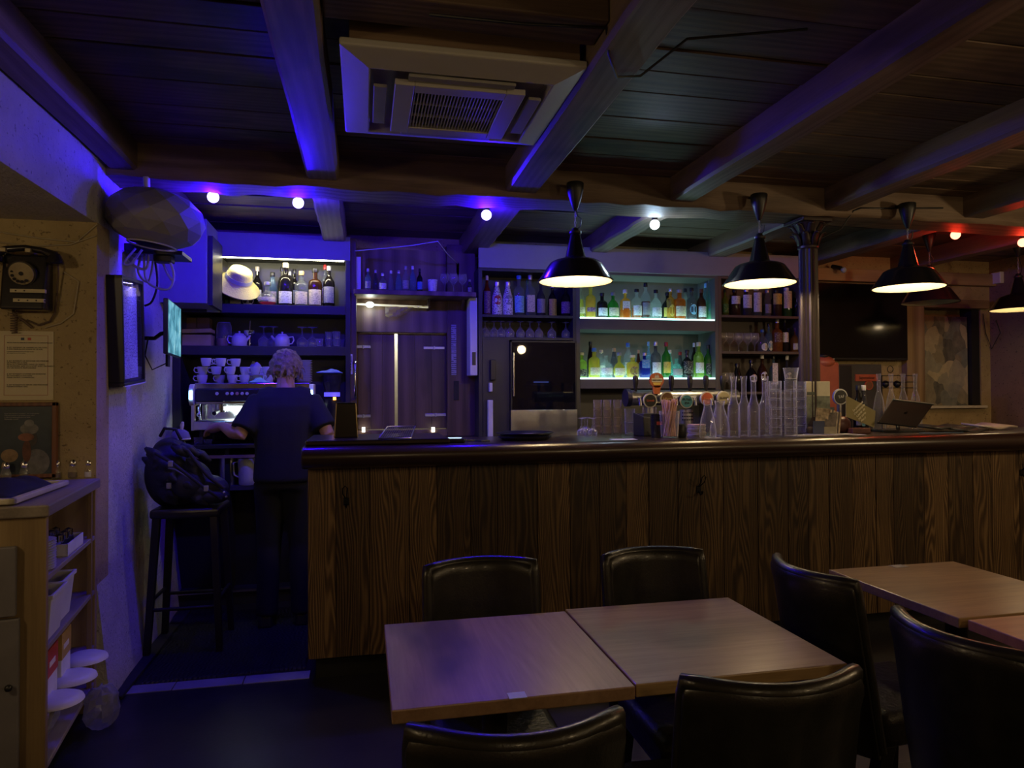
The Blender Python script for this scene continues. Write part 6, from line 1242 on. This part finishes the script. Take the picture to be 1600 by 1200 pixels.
for q in (hl, hr): MB().lathe([(.020, .01), (.034, -.02), (.036, -.034), (.03, -.04)], (q.x, q.y, q.z), 20).build('handset_cup', bk_, hs, smooth=40)
for sx in (-1, 1): x = (a.x+b.x)/2-.02+sx*.05; B(x-.012, x+.012, aw-.115, aw-.03, a.z-.002, a.z+.018).build('cradle', M('tarnished_brass'), o, bevel=.003)
cb = M('brown_cloth_cord', (.12, .08, .055), .8)
MB().tube([T0(12, 412, aw-.07), T0(10, 440, aw-.06), T0(9, 455, aw-.04), T0(18, 472, aw-.03), T0(22, 492, aw-.02), T0(35, 500, aw-.015), T0(50, 512, aw-.012)], .006, 8).build('cord', cb, o, smooth=60)
MB().tube([T0(90, 410, aw-.05), T0(91, 430, aw-.03), T0(89, 460, aw-.02), T0(86, 488, aw-.015), T0(78, 502, aw-.012), T0(60, 508, aw-.012), T0(42, 500, aw-.012)], .0045, 8).build('lead', cb, o, smooth=60)
q = T0(22, 488, aw-.03); MB().tube([(q.x+.012*math.cos(i*.9), aw-.03+.012*math.sin(i*.9), q.z-.0016*i) for i in range(60)], .003, 6).build('coiled_cord', cb, o, smooth=60)
for i, pp in enumerate((((-5, 378), (50, 385), (110, 382), (150, 368)), ((-5, 362), (60, 372), (120, 378), (152, 350)), ((100, 425), (123, 440), (115, 490), (95, 505), (70, 512)))):
    tag(MB().tube([W(x, y, Y=aw-.006) for x, y in pp], .0035, 6).build('wall_cable', M('ochre_cable', (.45, .38, .25), .6), smooth=60), '%s painted cable along the ochre wall around the telephone' % ('lower', 'upper', 'right-hand')[i], 'cable', 'cables on the ochre wall')
# legal notice
a, b = T0(-6, 517), T0(84, 625); y = aw-.006
o = thing('notice', 'cream printed legal notice with a red border on the wall', 'notice', ((a.x+b.x)/2, aw, b.z)); B(a.x, b.x, y, aw, b.z, a.z).build('board', M('cream_notice', (.62, .54, .34), .6, var=.03), o)
rd = M('red_line', (.35, .08, .05), .6); bi = M('black_ink'); i0, i1, j0, j1 = a.x+.035, b.x-.022, b.z+.022, a.z-.020
for q in ((i0, i1, j1-.0015, j1), (i0, i1, j0, j0+.0015), (i0, i0+.0015, j0, j1), (i1-.0015, i1, j0, j1)): B(q[0], q[1], y-.0006, y+.001, q[2], q[3]).build('border_line', rd, o)
xm = (i0+i1)/2; B(xm-.022, xm-.008, y-.0006, y+.001, j1-.022, j1-.010).build('flag_blue', M('flag_blue', (.04, .06, .10), .6), o); B(xm+.006, xm+.020, y-.0006, y+.001, j1-.022, j1-.010).build('flag_red', M('flag_red', (.5, .08, .05), .6), o)
lines = [(.034, .0075, 'PROTECTION DES MINEURS ET REPRESSION DE L\'IVRESSE PUBLIQUE'), (.056, .0105, 'IL EST INTERDIT DE VENDRE DE L\'ALCOOL'), (.064, .0105, 'A DES MINEURS DE MOINS DE 18 ANS.'), (.075, .006, 'La personne qui delivre la boisson peut exiger du client'), (.082, .006, 'qu\'il etablisse la preuve de sa majorite.'),
         (.118, .0105, 'IL EST INTERDIT DE RECEVOIR DES MINEURS'), (.126, .0105, 'DE MOINS DE 16 ANS'), (.134, .0105, 'NON ACCOMPAGNES DANS LES DEBITS'), (.142, .0105, 'DE BOISSONS, SAUF SI ILS SONT AVEC UN PARENT'), (.150, .0105, 'OU UN ADULTE RESPONSABLE'), (.178, .0105, 'IL EST INTERDIT D\'OFFRIR DES BOISSONS'), (.186, .0105, 'ALCOOLISEES A VOLONTE'), (.194, .0105, 'DANS UN BUT COMMERCIAL'), (.228, .0105, 'IL EST INTERDIT DE SERVIR UNE PERSONNE'), (.236, .0105, 'MANIFESTEMENT IVRE.')]
for dz, sz, w_ in lines: text('text_line', w_, sz*.82, bi, o, (i0+.012, y-.0006, j1-dz), (1, 0, 0), (0, 0, 1), .0004, 'LEFT')
# framed picture leaning below it
a, b = T0(-6, 629), T0(91, 745); y = aw-.02
o = thing('framed_photo', 'brown framed photo of a figure in a knitted hat', 'framed photo', ((a.x+b.x)/2, aw, b.z)); fw_ = wood('picture_frame_wood', (.08, .03, .015), (.16, .06, .03), (.22, .09, .04), 'Z', .4)
for q in ((a.x, b.x, a.z-.018, a.z), (a.x, b.x, b.z, b.z+.018), (a.x, a.x+.018, b.z, a.z), (b.x-.018, b.x, b.z, a.z)): B(q[0], q[1], y-.008, aw, q[2], q[3]).build('frame', fw_, o, bevel=.003)
B(a.x+.01, b.x-.01, y, y+.006, b.z+.01, a.z-.01).build('print', M('blue_grey_photo', (.045, .062, .072), .35, var=.5, scale=5), o)
def disc(name, px, py, rx, rz_2, col, dy, par):
    q = T0(px, py, y); n = 20; m = MB(); m.add([(q.x+rx*math.cos(2*PI*k/n), y-dy, q.z+rz_2*math.sin(2*PI*k/n)) for k in range(n)]+[(q.x+rx*math.cos(2*PI*k/n), y+.001, q.z+rz_2*math.sin(2*PI*k/n)) for k in range(n)], [tuple(range(n))]+[(k, (k+1) % n, n+(k+1) % n, n+k) for k in range(n)]); return m.build(name, M('photo_'+name, col, .4, var=.4, scale=25), par)
disc('shoulders', 57, 722, .055, .06, (.16, .16, .15), .0008, o); disc('face', 50, 686, .022, .032, (.05, .045, .04), .0012, o); disc('knit_hat', 46, 670, .038, .026, (.17, .17, .15), .0016, o); disc('hat_bobble', 46, 661, .02, .016, (.20, .20, .18), .0018, o); disc('bowl', 41, 683, .033, .018, (.22, .09, .05), .0022, o); disc('sleeve', 42, 705, .018, .05, (.13, .05, .03), .0020, o); disc('bread', 15, 712, .035, .03, (.25, .17, .09), .0014, o)
for k in range(4):
    q = T0(7, 646.5+2.9*k, y); text('text_line', ('Sante des femmes enceintes : une seule goutte', 'd\'alcool pendant la grossesse peut suffire', 'a nuire au developpement du bebe.', 'Demandez conseil.')[k], .0075, M('pale_ink', (.4, .4, .36), .6), o, (q.x, y-.0008, q.z), (1, 0, 0), (0, 0, 1), .0004, 'LEFT')
# cabinet with open end shelves
cab = thing('shelf_cabinet', 'ochre wooden cabinet with open end shelves in the alcove', 'cabinet', (-1.215, 3.57, 0), R(8))
cw = wood('cabinet_pine', (.20, .13, .06), (.33, .23, .11), (.42, .31, .16), 'Z', .55, 8, .1, .1, .2); cwy = wood('cabinet_shelf_grey', (.16, .13, .11), (.26, .22, .18), (.34, .29, .24), 'Y', .5, 8, .1, .1, .2)
def cb_(*q, name, mat=cw, bevel=.003): return B(*q).build(name, mat, cab, bevel=bevel, world=False)
cb_(-1.0, .012, -.845, -.002, 1.025, 1.068, name='top_slab', mat=cwy, bevel=.006)
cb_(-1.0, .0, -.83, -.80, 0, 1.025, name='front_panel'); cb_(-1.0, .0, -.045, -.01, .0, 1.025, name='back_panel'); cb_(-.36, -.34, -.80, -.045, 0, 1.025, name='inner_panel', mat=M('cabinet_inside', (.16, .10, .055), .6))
cb_(-.02, .0, -.12, -.10, .1, 1.025, name='slim_post')
SH = (.81, .56, .31, .14)
for z in SH: cb_(-.34, -.002, -.80, -.045, z-.02, z, name='shelf', mat=cwy)
gdoor = M('grey_door_panel', (.17, .16, .17), .6)
cb_(-1.0, -.075, -.856, -.832, .02, .68, name='door', mat=gdoor, bevel=.004); cb_(-1.0, -.085, -.858, -.832, .69, .93, name='drawer_front', mat=gdoor, bevel=.004)
MB().ball((-.10, -.868, .45), .012).build('knob', blackp, cab, smooth=80, world=False)
TC = total(cab)
def CW(x, y, z): return TC @ Vector((x, y, z))
def cthing(name, label, cat, x, y, z, group=None, rz=0): return thing(name, label, cat, CW(x, y, z), R(8)+rz, group)
# shakers, tray
sh0 = None
def shaker(px, py, label, fill, yy=None):
    p = W(px, py, Z=1.069); o = thing('salt_shaker', label, 'shaker', p, 0, 'shakers on the cabinet')
    MB().lathe([(1e-5, 0), (.019, 0), (.021, .006), (.021, .030), (.015, .052), (.014, .06)], (0, 0, 0), 16).build('glass', clear2, o, smooth=45, world=False); MB().lathe([(1e-5, .003), (.019, .004), (.019, .028)], (0, 0, 0), 14).build('fill', fill, o, smooth=45, world=False); MB().lathe([(.016, .058), (.017, .062), (.016, .078), (.010, .086), (1e-5, .087)], (0, 0, 0), 16).build('cap', chrome, o, smooth=45, world=False)
salt = M('salt', (.75, .74, .70), .8); pep = M('pepper', (.16, .12, .08), .9)
for k, (px, py, lab, f_) in enumerate(((9, 752, 'chrome-capped shaker at the far left, behind the dark cloth', pep), (38, 750, 'chrome-capped shaker standing before the framed photo', pep), (88, 748, 'left pepper shaker right of the framed photo', pep), (114, 747, 'middle pepper shaker on the cabinet', pep), (139, 746, 'white salt shaker at the cabinet corner', salt))): shaker(px, py, lab, f_)
tr_ = thing('serving_tray', 'pale plastic tray on the cabinet under a dark cloth', 'tray', CW(-.36, -.46, 1.068), R(8)-R(4)); tp = M('tray_plastic', (.55, .50, .38), .5)
B(-.33, .27, -.33, .20, 0, .008).build('tray_base', tp, tr_, bevel=.003, world=False)
for q in ((-.35, .29, -.35, -.325), (-.35, .29, .195, .22), (-.35, -.325, -.35, .22), (.265, .29, -.35, .22)): B(q[0], q[1], q[2], q[3], .004, .026).build('tray_rim', tp, tr_, bevel=.006, world=False)
p = CW(-.36, -.47, 1.07); q = cloth('cloth', 0, 0, 0, .50, .40, .10, M('dark_navy_cloth', (.012, .012, .022), .75), 'dark navy cloth bundled on the serving tray', 12); q.location = (p.x, p.y, 1.078)
# shelf contents (end face looks toward +x)
pl = M('white_paper', (.70, .69, .68), .6)
p_ = CW(-.07, -.70, SH[0])
for k in range(12): 
    q = MB().lathe([(.055, 0), (.068, .006), (.070, .008)], (0, 0, 0), 20).build('saucer', china, smooth=40); q.location = (p_.x, p_.y, p_.z+.0095*k); tag(q, 'white saucer, %s from the bottom of the cabinet pile' % ORD[k], 'saucer', 'saucers on the cabinet shelf')
q = CW(-.09, -.57, SH[0]); bottle(q.x, q.y, q.z, .20, .026, 'wine', 'dark', 'black', 'cream', 'dark sauce bottle between saucers and shaker box', 'cabinet sauce bottle')
o = cthing('shaker_box', 'white open box of chrome shakers on the cabinet shelf', 'box', -.075, -.36, SH[0])
for q in ((-.065, .065, -.13, .13, 0, .004), (-.065, .065, -.13, -.126, 0, .05), (-.065, .065, .126, .13, 0, .05), (-.065, -.061, -.13, .13, 0, .05), (.061, .065, -.13, .13, 0, .05)): B(*q).build('box_side', pl, o, world=False)
for k in range(6):
    q = CW(-.075+(-.03 if k % 2 else .025), -.36-.085+.036*k+.0*(k % 2), SH[0]+.005); s_ = MB().lathe([(1e-5, 0), (.019, 0), (.021, .03), (.016, .055), (.017, .06), (.016, .075), (1e-5, .082)], (q.x, q.y, q.z), 14).build('shaker', chrome, smooth=40); tag(s_, '%s spare chrome shaker in the white box' % ORD[k], 'shaker', 'spare shakers in the white box')
tubm = M('white_tub', (.66, .65, .62), .45, var=.05)
for k, (yy, xx, lab) in enumerate(((-.66, -.085, 'near white plastic tub on the middle cabinet shelf'), (-.45, -.10, 'far white plastic tub on the middle cabinet shelf'))):
    o = cthing('plastic_tub', lab, 'tub', xx, yy, SH[1], 'white tubs on the cabinet'); w2, d2, h2 = .085, .10, .165
    m = MB(); V = []
    for s0, z in ((.82, 0), (1, h2), (1, h2), (.94, h2), (.78, .006)): V += [(-w2*s0, -d2*s0, z), (w2*s0, -d2*s0, z), (w2*s0, d2*s0, z), (-w2*s0, d2*s0, z)]
    m.add(V, [(r*4+i, r*4+(i+1) % 4, (r+1)*4+(i+1) % 4, (r+1)*4+i) for r in range(4) for i in range(4)]+[(3, 2, 1, 0), (16, 17, 18, 19)]); m.build('tub_body', tubm, o, bevel=.010, seg=3, world=False, smooth=50)
    for q in ((-w2-.006, w2+.006, -d2-.006, -d2+.003), (-w2-.006, w2+.006, d2-.003, d2+.006), (-w2-.006, -w2+.003, -d2, d2), (w2-.003, w2+.006, -d2, d2)): B(q[0], q[1], q[2], q[3], h2-.012, h2+.003).build('tub_rim', tubm, o, bevel=.002, world=False)
for k, (yy, col, lab) in enumerate(((-.62, (.50, .07, .03), 'red and white carton on the lower cabinet shelf'), (-.42, (.50, .32, .06), 'yellow and white carton on the lower cabinet shelf'))):
    o = cthing('carton', lab, 'carton', -.09, yy, SH[2], 'cartons on the cabinet'); B(-.06, .06, -.07, .07, .0, .19).build('carton_body', pl, o, bevel=.003, world=False); B(-.062, .062, -.072, .072, .09, .192).build('colour_top', M('carton_colour_%d' % k, col, .5), o, world=False); B(.061, .0635, -.05, .03, .125, .145).build('print_band', M('cream_print'), o, world=False)
for k, (yy, zz, lab) in enumerate(((-.68, .315, 'near white lid jutting out from the lower cabinet shelf'), (-.46, .315, 'middle white lid jutting out from the lower cabinet shelf'), (-.24, .315, 'far white lid jutting out from the lower cabinet shelf'))):
    q = CW(.0, yy, SH[2]); o = tag(MB().lathe([(1e-5, .022), (.06, .024), (.085, .012), (.09, 0), (.086, 0), (.06, .018), (1e-5, .016)], (q.x, q.y, q.z+.001), 26, cap=False).build('domed_lid', tubm, smooth=50), lab, 'lid', 'white lids on the cabinet')
bagm = glass('clear_bag_plastic', (.85, .85, .88), .35, 1.2, .15)
for k, (x, yy, s_, lab) in enumerate(((-.10, -.62, 1.0, 'crumpled clear plastic bag on the bottom cabinet shelf'), (.06, -.22, .8, 'clear plastic bag hanging at the foot of the cabinet'))):
    rr = random.Random(30+k); q = CW(x, yy, 0); m = MB(); rings = 9; sg = 16; V = []
    for i in range(rings+1):
        th = PI*i/rings
        for j in range(sg): r_ = .085*s_*math.sin(th)**.7*(1+rr.uniform(-.18, .18)); V.append((q.x+r_*math.cos(2*PI*j/sg), q.y+r_*1.2*math.sin(2*PI*j/sg), (.0 if k == 0 else .0)+max(0.002, (.11*s_*(1-math.cos(th)))*(1+rr.uniform(-.08, .08)))+(.141 if k == 0 else 0)))
    m.add(V, [(i*sg+j, i*sg+(j+1) % sg, (i+1)*sg+(j+1) % sg, (i+1)*sg+j) for i in range(rings) for j in range(sg)]); tag(m.build('plastic_bag', bagm), lab, 'plastic bag')
# small boxes on the hatch shelf
for k, (a, b, mt, lab) in enumerate((((556, 401), (564, 454), whitep, 'narrow white box standing at the left end of the hatch shelf'), ((566, 394), (571, 454), brn, 'narrow wooden slat standing beside the white box'), ((717, 404), (722, 427), whitep, 'small white device on the wall above the hatch shelf'))):
    p, q = W(a[0], a[1], Y=5.30), W(b[0], b[1], Y=5.30); y0_ = 5.30 if k < 2 else 5.46
    tag(B(p.x, q.x, y0_, y0_+.06, zsh if k < 2 else q.z, p.z).build(('narrow_box', 'wood_slat', 'wall_device')[k], mt, bevel=.002), lab, ('box', 'slat', 'device')[k])
p = W(676, 446, Y=5.26); o = thing('ceramic_pot', 'white printed ceramic beaker on the hatch shelf', 'pot', (p.x, 5.27, zsh))
h = W(676, 437, Y=5.26).z-zsh; MB().lathe([(1e-5, 0), (.030, 0), (.038, h), (.034, h), (.027, .006), (1e-5, .006)], (0, 0, 0), 20, cap=False).build('beaker', printed('beaker_print', (.7, .7, .72), (.05, .05, .08), 40, .6), o, smooth=45, world=False)
pts = [W(555, 392, Y=5.2), W(600, 388, Y=5.0), W(640, 384, Y=4.9), W(684, 377, Y=4.8), W(700, 398, Y=5.1), W(715, 412, Y=5.45)]; tag(MB().tube(pts, .004, 6).build('ceiling_lead', greyc, smooth=60), 'grey lead drooping from the ceiling above the hatch', 'cable')
